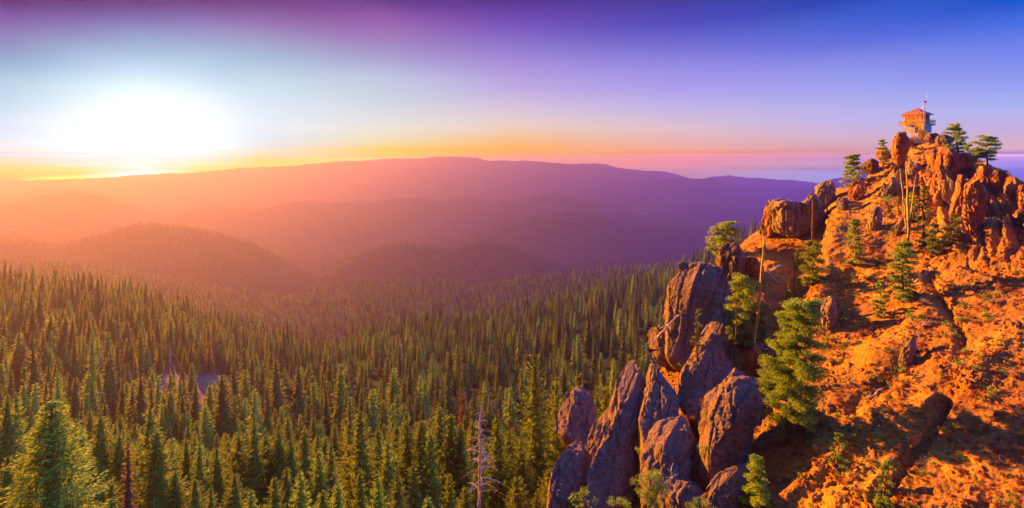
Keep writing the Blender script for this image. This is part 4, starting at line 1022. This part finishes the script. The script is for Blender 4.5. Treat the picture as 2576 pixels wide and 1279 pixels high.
def shrub(px, py, wpx, hpx, label, mat='shrub', seed=0, d=None, group=None):
    b = hit(px, py) if d is None else P(px, py, d)
    k = b.y / F; W = wpx * k / 2; H = hpx * k
    g = np.random.default_rng(seed)
    cs, as_, bs = [], [], []
    st = MB()
    lf = max(.11, min(.26, 2.2 * k))
    for j in range(max(4, int(wpx / 5))):
        an = g.uniform(0, 6.28); rr = g.random() ** .6
        tip = np.array((math.cos(an) * W * rr, math.sin(an) * W * rr, H * g.uniform(.5, 1) * (1 - .5 * rr)))
        st.tube([(0, 0, -.2), tuple(tip * .5 + np.array((0, 0, .1))), tuple(tip)], [.05, .03, .012], 4)
        Rr = max(.3, W * .36) * g.uniform(.6, 1.2); m_ = max(14, int(3.6 * Rr * Rr / (lf * lf)))
        u = unit(g.normal(0, 1, (m_, 3))) * (g.random((m_, 1)) ** .5)
        cs.append(tip + u * Rr * np.array((1, 1, .8))); ax = unit(u + g.normal(0, .6, (m_, 3)))
        as_.append(ax * lf * g.uniform(.6, 1.1, (m_, 1))); bs.append(unit(np.cross(ax, g.normal(0, 1, (m_, 3)))) * lf * g.uniform(.3, .55, (m_, 1)))
    v, q = quads_from(np.vstack(cs), np.vstack(as_), np.vstack(bs))
    rt = empty('shrub', b - Vector((0, 0, .1))); tag(rt, label, 'shrub', group)
    link('foliage', mesh_np('foliage', v, q, mat=M[mat]), rt); st.build('stem', M['bark'], rt)
    return rt
SH = [
 (2300, 810, 44, 30, 'rounded green bush on the open slope above the grey outcrop', 'shrub'),
 (2140, 870, 30, 26, 'small bush below the grey streaked outcrop right of the big fir', 'shrub'),
 (2082, 870, 36, 30, 'leafy shrub touching the right side of the big fir', 'shrub'),
 (2136, 1085, 22, 18, 'small round bush above the thin open young fir', 'shrub'),
 (2435, 930, 44, 30, 'sparse bush at the lower end of the trail', 'shrub'),
 (1605, 1150, 34, 34, 'vivid green shrub in the cleft right of the tallest slab', 'young'),
 (1652, 1120, 22, 20, 'dim green shrub deep in the cleft beside the vivid one', 'young'),
 (1772, 1150, 40, 36, 'bright shrub in the gap between the orange buttress and the striped rock', 'shrub'),
 (1640, 1250, 90, 64, 'large golden shrub at the bottom edge before the orange buttress', 'shrub'),
 (1470, 1275, 56, 44, 'yellow green shrub at the foot of the squat pillar', 'shrub'),
 (1560, 1290, 60, 40, 'yellow shrub at the bottom edge before the tallest slab', 'shrub'),
 (1760, 1290, 64, 30, 'yellow shrub at the bottom edge between two boulders', 'shrub'),
 (1712, 925, 20, 14, 'tiny bright shrub on the ledge above the shaded slab', 'shrub'),
 (1975, 1100, 60, 50, 'yellow green scrub at the foot of the big fir', 'shrub'),
 (1880, 1110, 44, 60, 'light green scrub left of the foot of the big fir', 'shrub'),
 (2135, 620, 24, 24, 'yellow bush left of the ragged green fir', 'shrub'),
 (2160, 705, 30, 30, 'yellow green bush on the slope below the ragged fir', 'shrub'),
 (2132, 720, 26, 22, 'small yellow shrub lower left of the ragged fir', 'shrub'),
 (2235, 520, 40, 36, 'olive bush left of the pale snag tops', 'shrub'),
 (2258, 540, 30, 26, 'olive bush touching the narrow grey outcrop', 'shrub'),
 (2372, 520, 20, 18, 'green shrub at the foot of the tall orange rib', 'young'),
 (2230, 660, 26, 20, 'reddish bush on the slope left of the stout yellow fir', 'redbush'),
 (2195, 640, 24, 18, 'dry red bush right of the ragged green fir', 'redbush'),
 (2118, 660, 30, 18, 'dry orange bush beside the dark green fir patch', 'redbush'),
 (2085, 765, 30, 18, 'dry orange bush above the tip of the big fir', 'redbush'),
 (1770, 1020, 26, 20, 'rust red bush on the top of the golden bulge', 'redbush'),
 (1735, 1060, 30, 16, 'orange dry tuft on the head of the orange buttress', 'redbush'),
 (1850, 790, 30, 60, 'rusty dead bush below the bushy green fir', 'redbush'),
 (1925, 640, 26, 22, 'orange dry bush under the sunlit cliff corner', 'redbush'),
 (2462, 905, 26, 16, 'low olive tuft right of the sparse trail bush', 'shrub'),
 (2510, 745, 30, 18, 'low green tuft under the trail at the right', 'shrub'),
 (2495, 762, 26, 16, 'second low tuft under the trail at the right', 'shrub'),
 (2230, 1280, 50, 30, 'dark green scrub at the bottom edge under the bright shrub column', 'young'),
 (2348, 352, 22, 8, 'dry scrub on the summit in front of the utility box', 'shrub'),
 (2285, 372, 30, 10, 'dry golden scrub on the summit below the stairs', 'redbush'),
 (2320, 378, 34, 10, 'golden scrub patch under the summit edge', 'shrub'),
]
for i, (px, py, w_, h_, lab, mt) in enumerate(SH):
    dd = None
    if px < 1800 and py > 900: dd = {1605: 70, 1652: 74, 1772: 62, 1640: 54, 1470: 60, 1560: 56, 1760: 50, 1712: 82, 1770: 68, 1735: 60}.get(px)
    shrub(px, py, w_, h_, lab, mt, 700 + i, dd)

# small bushes dotted over the open slope, copies of a few
protos = []
for i in range(5):
    o = shrub(2380 + 14 * i, 820 + 17 * i, 20, 14, 'low green bush dotted on the open red slope', ('shrub', 'shrub', 'young', 'redbush', 'shrub')[i], 900 + i, None, 'low bushes dotted over the slope')
    if i == 3: o['label'] = 'low rust red bush dotted on the open slope'; o['group'] = 'low rust red bushes'
    protos.append(o)
g_ = random.Random(77); cnt = 0
while cnt < 74:
    px, py = g_.uniform(1930, 2576), g_.uniform(470, 1270)
    if py < sil(px) + 40 or (px > 2380 and py > 950 and g_.random() < .75): continue
    if px < 2100 and 720 < py < 1100: continue
    src = protos[g_.randrange(5)]; o = src.copy(); COL.objects.link(o)
    b = hit(px, py); o.location = b - Vector((0, 0, .08)); o.rotation_euler = (0, 0, g_.uniform(0, 6.28)); k_ = g_.uniform(.5, 1.5) * (.75 if b.y < 60 else 1.1); o.scale = (k_, k_, k_ * g_.uniform(.8, 1.2))
    for ch in src.children:
        c = ch.copy(); COL.objects.link(c); c.parent = o
    cnt += 1

# ------------------------------------------------------------------ dead trees
def snag(stems, label, mat='bleached', name='dead_tree', d=None, twigs=None, cat='dead tree', group=None, base=None):
    """stems: list of [(px, py, half width px) ...] foot first; twigs: number per stem"""
    f0 = stems[0][0]; px_thick = f0[0] == 1898
    b = (hit(f0[0], f0[1]) if d is None else P(f0[0], f0[1], d)); dd = b.y
    rt = empty(name, b); tag(rt, label, cat, group)
    g = random.Random(int(f0[0] + f0[1]))
    for si, st in enumerate(stems):
        m = MB()
        pts = []
        for j, s in enumerate(st):
            o = g.uniform(-.3, .3) * (1 if j else 0)
            pts.append(Vector(P(s[0], s[1], dd + o)) - b)
        rd = [max(s[2] * (.85 if px_thick else .62) / F * dd, .025) for s in st]
        if si == 0: pts = [pts[0] - Vector((0, 0, .6))] + pts; rd = [rd[0] * 1.25] + rd
        # subdivide for a knotty line
        P2, R2 = [], []
        for j in range(len(pts) - 1):
            for q in range(3):
                t_ = q / 3; P2.append(pts[j].lerp(pts[j + 1], t_) + Vector((g.uniform(-1, 1), g.uniform(-1, 1), 0)) * rd[j] * .25); R2.append(rd[j] * (1 - t_) + rd[j + 1] * t_)
        P2.append(pts[-1]); R2.append(rd[-1])
        m.tube(P2, R2, 7)
        m.build('trunk' if si == 0 else 'stem', M[mat], rt, True)
        if twigs:
            tw = MB()
            for j in range(twigs[si] if hasattr(twigs, '__len__') else twigs):
                q = g.uniform(.25, .97) * (len(P2) - 1); i0 = int(q); p = P2[i0].lerp(P2[min(i0 + 1, len(P2) - 1)], q - i0)
                an = g.uniform(0, 6.28); L = g.uniform(.3, 1.1) * (1.2 - q / len(P2)) * (dd / 60)
                e = p + Vector((math.cos(an) * L, math.sin(an) * L, g.uniform(-.35, .3) * L))
                mid = p.lerp(e, .5) + Vector((0, 0, .1 * L))
                tw.tube([p, mid, e], [R2[i0] * .35 + .015, R2[i0] * .2 + .012, .012], 4)
            tw.build('branches', M[mat], rt, True)
    return rt

snag([[(1898, 862, 4), (1905, 800, 3.8), (1912, 740, 3.4), (1915, 690, 3), (1920, 640, 2.8), (1922, 600, 2.4), (1916, 575, 1.6), (1911, 562, 1)], [(1925, 640, 1.6), (1926, 605, 1.5), (1926, 585, .8)]],
     'tall bare leaning trunk, yellow green above and grey at its foot', 'mossy', d=88, twigs=[14, 3])
snag([[(2283, 640, 5), (2286, 580, 4.5), (2284, 520, 4), (2283, 470, 3), (2279, 420, 1.2)], [(2280, 590, 3.4), (2276, 520, 2.6), (2268, 460, 2), (2264, 424, 1)], [(2288, 590, 3), (2294, 520, 2.2), (2300, 470, 1.8), (2306, 436, .8)], [(2282, 560, 2), (2272, 540, 1.6), (2270, 500, 1)]],
     'cluster of pale bleached trunks splitting like a candelabra high on the slope', 'mossy', twigs=[10, 6, 6, 2])
snag([[(2045, 610, 4.5), (2044, 570, 4), (2046, 530, 3.4), (2044, 480, 1.2)]], 'tallest rust red snag with shredded bark on the shady slope', 'bark', twigs=40)
snag([[(2084, 545, 3.6), (2080, 520, 3), (2078, 490, 1.4)]], 'shorter rust red snag right of the tallest one', 'bark', twigs=22)
snag([[(2068, 590, 2.6), (2068, 550, 2), (2068, 525, 1)]], 'thin stub snag between the two rust red snags', 'bark', twigs=12)
snag([[(1998, 745, 3.2), (1998, 700, 2.6), (2003, 640, 1)]], 'dark thin snag on the shady scree above the big fir', 'bark', twigs=26)
snag([[(1984, 762, 3.4), (1984, 735, 3), (1985, 705, 1)]], 'broken stubby snag left of the dark thin snag', 'bark', twigs=20)
snag([[(2165, 660, 2), (2160, 600, 1.6), (2156, 545, .9)]], 'thin dark dead spire inside the ragged green fir', 'bark', twigs=14)
snag([[(1753, 905, 2), (1752, 850, 1.8), (1750, 790, 1)]], 'slim reddish snag standing on the crag face', 'bark', d=81, twigs=16)
snag([[(1795, 1070, 1.6), (1800, 1010, 1.2), (1806, 965, .8)]], 'thin reddish dead stem beside the golden bulge', 'bark', d=68, twigs=10)
snag([[(1843, 940, 3), (1850, 880, 2.4), (1853, 800, 2), (1850, 740, 1)]], 'rusty snag hidden in the bushy green fir', 'bark', twigs=30)
# bare branched dead tree in the front row
def bare_dead():
    d = 92; zb = P(1205, 1400, d)
    rt = empty('dead_tree', zb); tag(rt, 'bare grey dead tree with long drooping branches in the bottom centre of the forest', 'dead tree')
    g = random.Random(5); m = MB()
    H = (1400 - 1022) / F * d
    line = [(0, 0, -1), (-.1, 0, H * .25), (.15, .1, H * .5), (.25, 0, H * .72), (.1, .1, H * .88), (.45, 0, H * .97), (.3, 0, H)]
    m.tube(line, [.42, .38, .31, .24, .17, .10, .05], 8)
    m.build('trunk', M['bleached'], rt, True)
    L3 = np.array(line); tz = L3[:, 2]
    for k in range(46):
        f = .42 + .57 * k / 46 + g.uniform(-.01, .01); z = f * H
        b = Vector([float(np.interp(z, tz, L3[:, 0])), float(np.interp(z, tz, L3[:, 1])), z])
        an = k * 2.4 + g.uniform(-.5, .5)
        L = (6.8 * (1 - f) ** .6 * g.uniform(.5, 1.15) + .5)
        pts = []; dr = Vector((math.cos(an), math.sin(an), 0))
        for j in range(6):
            q = j / 5
            pts.append(b + dr * L * q + Vector((g.uniform(-.1, .1), g.uniform(-.1, .1), L * (.28 * q - .55 * q * q))))
        m2 = MB(); m2.tube(pts, [.10 * (1 - f) + .06 - (.10 * (1 - f) + .045) * j / 5 for j in range(6)], 5)
        for j in range(int(L * 2.2)):
            q = g.uniform(.3, 1) * 4.9; i0 = int(q); p = pts[i0].lerp(pts[i0 + 1], q - i0)
            e = p + Vector((g.uniform(-.7, .7), g.uniform(-.7, .7), g.uniform(-.8, .1)))
            m2.tube([p, p.lerp(e, .5) + Vector((0, 0, .08)), e], [.03, .022, .012], 4)
        m2.build('branch', M['mossy'] if k % 3 == 0 else M['bleached'], rt, True)
bare_dead()
def forest_snag(px, py, d, h, lab):
    x = (px - 1288) / F * d; zt = (HY - py) / F * d
    rt = empty('dead_tree', (x, d, zt - h)); tag(rt, lab, 'dead tree')
    g = random.Random(px); m = MB(); m.tube([(0, 0, -1), (.1, 0, h * .5), (0, .1, h)], [.22, .14, .04], 6); m.build('trunk', M['bleached'], rt, True)
    t_ = MB()
    for k in range(26):
        z = h * g.uniform(.3, .97); an = g.uniform(0, 6.28); L = 2.2 * (1.1 - z / h)
        t_.tube([(0, 0, z), (math.cos(an) * L, math.sin(an) * L, z - .2 * L)], [.05, .015], 4)
    t_.build('branches', M['bleached'], rt, True)
forest_snag(428, 862, 300, 22, 'thin bare dead spire beside the clearing on the left slope')
forest_snag(742, 945, 330, 16, 'small bare dead spire in the middle forest')

def driftwood(px, py, ang, Lpx, label, seed, d=None):
    b = hit(px, py) if d is None else P(px, py, d)
    k = b.y / F; L = Lpx * k; g = random.Random(seed)
    rt = empty('fallen_wood', b + Vector((0, -.1, .15))); tag(rt, label, 'dead wood')
    dr = Vector((math.cos(ang), 0, math.sin(ang)))
    m = MB(); pts = [dr * L * (q / 5 - .5) + Vector((g.uniform(-.06, .06) * L, g.uniform(-.05, .05) * L, g.uniform(-.04, .06) * L)) for q in range(6)]
    m.tube(pts, [.045 * L, .05 * L, .042 * L, .034 * L, .02 * L, .01 * L], 7); m.build('log', M['bleached'], rt, True)
    r = MB()
    for j in range(9):
        p = pts[g.choice((0, 0, 1, 4, 3))]; e = p + Vector((g.uniform(-.35, .35) * L, g.uniform(-.12, .05) * L, g.uniform(-.25, .35) * L))
        mid = p.lerp(e, .5) + Vector((g.uniform(-.08, .08) * L, 0, g.uniform(-.05, .1) * L))
        r.tube([p, mid, e], [.022 * L, .014 * L, .006 * L], 5)
    r.build('roots', M['bleached'], rt, True)
for i, a in enumerate([(1668, 838, .9, 60, 'tangle of bleached roots over the small rock shoulder', 93), (1700, 802, .7, 40, 'twisted bleached branch at the left edge of the broad crag', 96), (1690, 1195, 1.5, 56, 'upright grey root stump on the orange buttress', 57),
                       (1880, 1165, .8, 66, 'long bleached log with forked roots beside the young dark fir', None), (2205, 990, .55, 60, 'thick grey fallen log in the shadow of the middle slope', None), (1945, 680, .5, 44, 'white twisted branch on the dark scree', None),
                       (1955, 710, -.6, 36, 'spiky bleached twig below the white twisted branch', None), (1930, 880, -.3, 40, 'bleached stick at the foot of the leaning dead trunk', None), (2330, 815, .6, 34, 'grey dead root beside the rounded green bush', None),
                       (2145, 845, .2, 20, 'small arched dead branch on the orange scree', None), (2310, 705, .9, 44, 'leaning thin dead stick right of the stout yellow fir', None), (2480, 440, 1.2, 40, 'bleached split trunk at the foot of the farthest right ridge tree', None)]):
    driftwood(a[0], a[1], a[2], a[3], a[4], 40 + i, a[5])

# ------------------------------------------------------------------ loose stones and dry tufts on the slope
def stone_mesh(seed, mat):
    import bmesh
    bm = bmesh.new(); bmesh.ops.create_icosphere(bm, subdivisions=2, radius=1)
    g = random.Random(seed)
    sx, sy, sz = g.uniform(.7, 1.2), g.uniform(.6, 1), g.uniform(.45, .8)
    co = np.array([v.co[:] for v in bm.verts]); nn = fbm(co[:, 0] * 1.3 + seed, co[:, 1] * 1.3, co[:, 2] * 1.3, 2, seed)
    for v, k in zip(bm.verts, nn): v.co = Vector((v.co.x * sx, v.co.y * sy, v.co.z * sz)) * (1 + .4 * k)
    me = bpy.data.meshes.new('stone'); bm.to_mesh(me); bm.free(); me.materials.append(mat); return me
def tuft_mesh(seed, mat, n=26):
    g = np.random.default_rng(seed)
    c = g.normal(0, .35, (n, 3)); c[:, 2] = np.abs(c[:, 2]) * .7 + .1
    ax = unit(c + np.array((0, 0, .5)) + g.normal(0, .3, (n, 3)))
    v, q = quads_from(c, ax * .34, unit(np.cross(ax, g.normal(0, 1, (n, 3)))) * .10)
    return mesh_np('tuft', v, q, mat=mat)
def on_slope(n, dens=None, seed=1):
    g = np.random.default_rng(seed)
    r = g.integers(4, NR - 4, n * 3); c = g.integers(4, NC - 4, n * 3)
    px, py = PXg[r, c], PYg[r, c]
    k = g.random(len(px)) < (1.0 if dens is None else dens(px, py))
    area = (Dg[r, c] / 60) ** 2; k &= g.random(len(px)) < area / area.max() * 2.2
    r, c = r[k][:n], c[k][:n]
    return Xg[r, c], Yg[r, c], Zg[r, c], px[k][:n], py[k][:n]
X, Y, Z, px, py = on_slope(42000, lambda a, b: np.clip(.35 + fbm(a / 60, b / 60, 0 * a, 3, 8) * 1.6, .05, 1), 3)
n = len(X); g = RNG; s = np.exp(g.normal(-2.05, .6, n)); s = np.clip(s, .05, .75)
gn_scatter('scree_stones', [stone_mesh(1, M['redrock']), stone_mesh(2, M['redrock']), stone_mesh(3, M['slope']), stone_mesh(4, M['slope'])], X, Y, Z - s * .2, g.integers(0, 4, n), np.stack([s, s, s], -1), g.uniform(0, 6.28, (n, 3)),
           'loose rusty stones strewn over the red slope', 'stones')
X, Y, Z, px, py = on_slope(15000, lambda a, b: np.clip(.2 + fbm(a / 45, b / 45, 0 * a, 3, 18) * 2.2, 0, 1), 5)
n = len(X); s = g.uniform(.2, .6, n)
gn_scatter('dry_tufts', [tuft_mesh(1, M['redbush']), tuft_mesh(2, M['redbush']), tuft_mesh(3, M['shrub'])], X, Y, Z - .05, g.choice([0, 1, 0, 1, 2], n), np.stack([s, s, s], -1), np.stack([0 * s, 0 * s, g.uniform(0, 6.28, n)], -1),
           'dry grass and low red scrub dotted over the slope', 'dry grass')

# ------------------------------------------------------------------ fire lookout
def lookout():
    d = 132.0
    th = R(-68)
    kx = d / F
    corner = P(2318.5, 311, d)                    # front corner of the cab at deck level
    w1 = Vector((math.cos(th), math.sin(th), 0)); w2 = Vector((-math.sin(th), math.cos(th), 0))
    L = 4.2; D = 6.2
    cen = corner - w1 * L / 2 + w2 * L / 2
    deck = 0.0; gz = -4.6
    rt = empty('fire_lookout', cen + Vector((0, 0, gz)), th)
    tag(rt, 'yellow wooden fire lookout cabin on stilts with a red pyramid roof on the summit', 'lookout tower')
    o = Vector((0, 0, -gz))                       # local: x along w1, y along w2, deck at z=-gz
    h = L / 2; q = D / 2; Z = -gz
    def bld(mb, name, mat, par=rt, **k): return mb.build(name, M[mat], par, **k)
    for sx, sy, dz in ((-1, -1, 1.2), (1, -1, -.1), (-1, 1, .6), (1, 1, .4)):
        m = MB(); m.bar((sx * h * 1.05, sy * h * 1.05, dz - .5), (sx * h * .95, sy * h * .95, Z - .3), .26); bld(m, 'leg', 'wood')
    for (a, b) in (((-1, -1), (1, -1)), ((1, -1), (1, 1)), ((1, 1), (-1, 1)), ((-1, 1), (-1, -1))):
        m = MB(); z0 = 1.0; z1 = Z - .5
        m.bar((a[0] * h, a[1] * h, z0), (b[0] * h * .98, b[1] * h * .98, z1), .09, .16); m.bar((a[0] * h * .98, a[1] * h * .98, z1), (b[0] * h, b[1] * h, z0), .09, .16)
        m.bar((a[0] * h, a[1] * h, (z0 + z1) / 2), (b[0] * h, b[1] * h, (z0 + z1) / 2), .07, .1)
        bld(m, 'brace', 'wood')
    m = MB(); m.box(-q, -q, Z - .12, q, q, Z); bld(m, 'deck', 'wood')
    m = MB()
    for s in (-1, 1):
        m.box(-q - .03, s * q - .05, Z - .52, q + .03, s * q + .05, Z - .14); m.box(s * q - .05, -q + .06, Z - .50, s * q + .05, q - .06, Z - .14)
    for k in range(7):
        xx = -q + .4 + k * (D - .8) / 6; m.box(xx - .05, -q + .08, Z - .40, xx + .05, q - .08, Z - .14)
    bld(m, 'deck_frame', 'wood')
    # railing
    for (a, b) in (((-1, -1), (1, -1)), ((1, -1), (1, 1)), ((1, 1), (-1, 1)), ((-1, 1), (-1, -1))):
        m = MB(); A = Vector((a[0] * q, a[1] * q, 0)); B = Vector((b[0] * q, b[1] * q, 0))
        for zz in (.38, .72, 1.08): m.bar(A + Vector((0, 0, Z + zz)), B + Vector((0, 0, Z + zz)), .06, .11)
        for k in range(5):
            p = A.lerp(B, k / 4); m.bar(p + Vector((0, 0, Z)), p + Vector((0, 0, Z + 1.1)), .10)
        m.bar(A.lerp(B, 0) + Vector((0, 0, Z + 1.05)), A.lerp(B, .25) + Vector((0, 0, Z + .1)), .06, .09)
        m.bar(A.lerp(B, 1) + Vector((0, 0, Z + 1.05)), A.lerp(B, .75) + Vector((0, 0, Z + .1)), .06, .09)
        bld(m, 'railing', 'wood')
    # cab walls
    H = 2.95
    m = MB(); m.box(-h, -h, Z + .01, h, h, Z + H); wl = bld(m, 'wall', 'wood')
    mp = MB()
    for s in (-1, 1):
        for t_ in (-1, 1): mp.box(s * h - .07, t_ * h - .07, Z + .02, s * h + .07, t_ * h + .07, Z + H - .02)
    bld(mp, 'corner_boards', 'wood')
    mp = MB()
    for k in range(5):
        zz = Z + .15 + k * .2
        for t_ in (-1, 1):
            mp.box(-h + .08, t_ * h - .012 - (.01 if t_ < 0 else -.01), zz, h - .08, t_ * h + .012 - (.01 if t_ < 0 else -.01), zz + .025)
    bld(mp, 'siding', 'bark')
    # shutters, two per side, with A braces
    for ang in range(4):
        ca, sa = (1, 0, -1, 0)[ang], (0, 1, 0, -1)[ang]
        def T(x, y, z): return (x * ca - y * sa, x * sa + y * ca, z)
        for s in (-1, 1):
            m = MB(); x0, x1 = sorted((s * .09, s * (h - .14)))
            vs = [T(x, y, z) for z in (Z + 1.25, Z + 2.75) for y in (-h - .06, -h - .005) for x in (x0, x1)]
            m.add(vs, [(0, 2, 3, 1), (4, 5, 7, 6), (0, 1, 5, 4), (2, 6, 7, 3), (0, 4, 6, 2), (1, 3, 7, 5)])
            sh = bld(m, 'shutter', 'shutter')
            b = MB(); xm = (x0 + x1) / 2; y = -h - .09
            b.bar(T(x0 + .06, y, Z + 1.3), T(xm, y, Z + 2.7), .10, .05); b.bar(T(x1 - .06, y, Z + 1.3), T(xm, y, Z + 2.7), .10, .05)
            b.bar(T(xm, y - .012, Z + 1.3), T(xm, y - .012, Z + 2.68), .09, .05)
            for xe in (x0, x1): b.bar(T(xe, y, Z + 1.25), T(xe, y, Z + 2.75), .07, .05)
            b.build('batten', M['wood'], sh)
    # roof
    e = h + .62; zr = Z + H + .02; ap = zr + 1.95
    m = MB()
    m.add([(-e, -e, zr), (e, -e, zr), (e, e, zr), (-e, e, zr), (0, 0, ap), (-e, -e, zr - .1), (e, -e, zr - .1), (e, e, zr - .1), (-e, e, zr - .1)],
          [(0, 1, 4), (1, 2, 4), (2, 3, 4), (3, 0, 4), (0, 5, 6, 1), (1, 6, 7, 2), (2, 7, 8, 3), (3, 8, 5, 0), (8, 7, 6, 5)])
    rf = bld(m, 'roof', 'roof')
    m = MB()
    for sx, sy in ((-1, -1), (1, -1), (1, 1), (-1, 1)): m.bar((sx * e, sy * e, zr + .03), (0, 0, ap + .03), .14, .06)
    m.build('ridge_cap', M['roof'], rf)
    m = MB(); m.tube([(0, 0, ap), (0, 0, ap + .55)], [.05, .012], 6); m.build('finial', M['wood'], rf)
    m = MB()
    for s in (-1, 1):
        m.bar((-e - .1, s * (e - .25), zr - .16), (e + .1, s * (e - .25), zr - .16), .12, .12)
    # window flap arms poking out of the eaves at both ends
    m.add([(-e - .75, -h, zr - .30), (-e - .75, h, zr - .30), (-h, h, zr - .16), (-h, -h, zr - .16), (-e - .75, -h, zr - .36), (-e - .75, h, zr - .36), (-h, h, zr - .24), (-h, -h, zr - .24)],
          [(0, 1, 2, 3), (7, 6, 5, 4), (0, 4, 5, 1), (1, 5, 6, 2), (2, 6, 7, 3), (3, 7, 4, 0)])
    for k in (-1, -.33, .33, 1): m.bar((h, k * h * .9, zr - .2), (e + .7, k * h * .9, zr - .2), .09, .12)
    m.build('eave_frame', M['wood'], rf)
    # sign board on the fascia
    m = MB(); m.box(-1.9, -e - .07, zr - .06, 1.75, -e - .01, zr + .22); sg = bld(m, 'sign_board', 'wood')
    m = MB(); gg = random.Random(3); xx = -1.75
    while xx < 1.6:
        w_ = gg.uniform(.05, .13)
        if gg.random() > .14: m.box(xx, -e - .085, zr + .03 + gg.uniform(0, .03), xx + w_ * .55, -e - .072, zr + .14)
        xx += w_ + .05
    m.build('lettering', M['signink'], sg)
    # stovepipe
    m = MB(); m.tube([(1.15, .95, zr + .7), (1.15, .95, zr + 2.0)], [.10, .10], 10); m.tube([(1.15, .95, zr + 2.02), (1.15, .95, zr + 2.1), (1.15, .95, zr + 2.28)], [.12, .2, .2], 10)
    bld(m, 'stovepipe', 'steel', smooth=True)
    # stairs down the front face, from left to right
    st = MB(); a = Vector((-1.75, -q - .15, Z)); b = Vector((1.15, -q - .75, .35))
    for off in (0, -.7):
        st.bar(a + Vector((0, off, 0)), b + Vector((0, off, 0)), .08, .24)
    for k in range(13):
        p = a.lerp(b, (k + .5) / 13); st.box(p.x - .14, p.y - .68, p.z, p.x + .14, p.y - .02, p.z + .05)
    for off in (0, -.7):
        st.bar(a + Vector((0, off, .9)), b + Vector((0, off, .9)), .06, .09)
        for k in (0, .33, .66, 1): p = a.lerp(b, k) + Vector((0, off, 0)); st.bar(p, p + Vector((0, 0, .9)), .08)
    bld(st, 'stairs', 'wood')
    # boarded storage room under the deck at the near corner
    m = MB(); m.box(.95, -q - .1, 1.7, q + .15, -h + .2, Z - .56); m.box(q - .9, -h + .21, 1.9, q + .14, h * .35, Z - .56)
    br = bld(m, 'storage_wall', 'panel')
    m = MB()
    for xx in (1.0, 1.6, 2.25, 2.9): m.box(xx - .03, -q - .14, 1.7, xx + .03, -q - .11, Z - .56)
    m.box(.95, -q - .16, Z - 1.75, q + .15, -q - .115, Z - 1.68); m.box(.9, -q - .2, Z - .6, q + .2, -q - .115, Z - .5)
    m.build('batten', M['darkmetal'], br)
    return rt, cen, w1, w2, gz
LT, LC, W1, W2, GZL = lookout()

def local(x, y, z): return LC + W1 * x + W2 * y + Vector((0, 0, z))
# antenna mast, a thing of its own on the rock
b = P(2323.5, 352, 122.0)
rt = empty('antenna_mast', b); tag(rt, 'wooden antenna mast with a dark box and a thin whip, taller than the lookout roof', 'mast')
m = MB(); hp = (352 - 254) / F * 122; m.tube([(0, 0, -.6), (0, 0, hp)], [.12, .09], 8); m.build('pole', M['wood'], rt, True)
m = MB(); m.tube([(.42, 0, hp * .35), (.42, 0, hp * .88)], [.07, .05], 6); m.build('brace_pole', M['wood'], rt, True)
m = MB(); m.box(.14, -.12, hp - .55, .70, .12, hp - .12); m.bar((0, 0, hp - .08), (.95, 0, hp - .08), .06); m.build('equipment_box', M['darkmetal'], rt)
m = MB(); m.tube([(.86, 0, hp - .75), (.86, 0, hp + .1)], [.05, .05], 6); m.tube([(.86, 0, hp + .1), (.88, 0, hp + 2.1)], [.028, .014], 6); m.build('whip_antenna', M['steel'], rt, True)
b = P(2321, 350, 120.0)
rt = empty('utility_shed', b, R(-50)); tag(rt, 'yellow metal utility box standing on the rock in front of the lookout', 'utility box')
wS, hS = .95, 2.35
m = MB(); m.box(-wS, -.6, 0, wS, .6, hS); m.box(-wS - .06, -.66, hS + .002, wS + .06, .66, hS + .08); m.build('body', M['utility'], rt)
m = MB(); m.box(-wS + .12, -.64, .15, -.08, -.603, hS - .15); dr_ = m.build('door', M['utility'], rt)
m = MB(); m.tube([(-.5, -.68, hS - .55), (-.5, -.645, hS - .55)], [.16, .16], 12); m.build('round_emblem', M['shutter'], dr_)
m = MB(); m.box(.12, -.72, 1.35, .8, -.603, 1.45); m.box(.1, -.63, hS - .42, .82, -.603, hS - .18); m.build('vent', M['steel'], rt)
rt = empty('platform_plank', P(2322, 350.2, 119.6), R(-45)); tag(rt, 'pale concrete footing slab under the yellow utility box', 'slab')
m = MB(); m.box(-2.3, -.8, -.22, 1.0, .8, 0); m.box(-1.9, -.6, -1.1, .7, .6, -.222); m.box(1.25, -.5, -.9, 2.5, .5, .1); m.build('slab', M['steel'], rt)

# ------------------------------------------------------------------ haze
m, t, out = new_mat('morning haze')
pv = t.n('ShaderNodeVolumePrincipled')
pv.inputs['Color'].default_value = (.17, .128, .38, 1)
pv.inputs['Density'].default_value = 0.00017
pv.inputs['Anisotropy'].default_value = 0.52
t.l(pv.outputs[0], out.inputs['Volume'])
ZHI = max(float(GZ.max()), 24.0) + 2.0
print('haze top', ZHI)
ZLO = float(min(GZ.min(), ZS.min())) - 1.5
mb = MB(); mb.box(-18000, -400, ZLO, 18000, 11500, ZHI)
hz = mb.build('haze', m); tag(hz, kind='stuff')
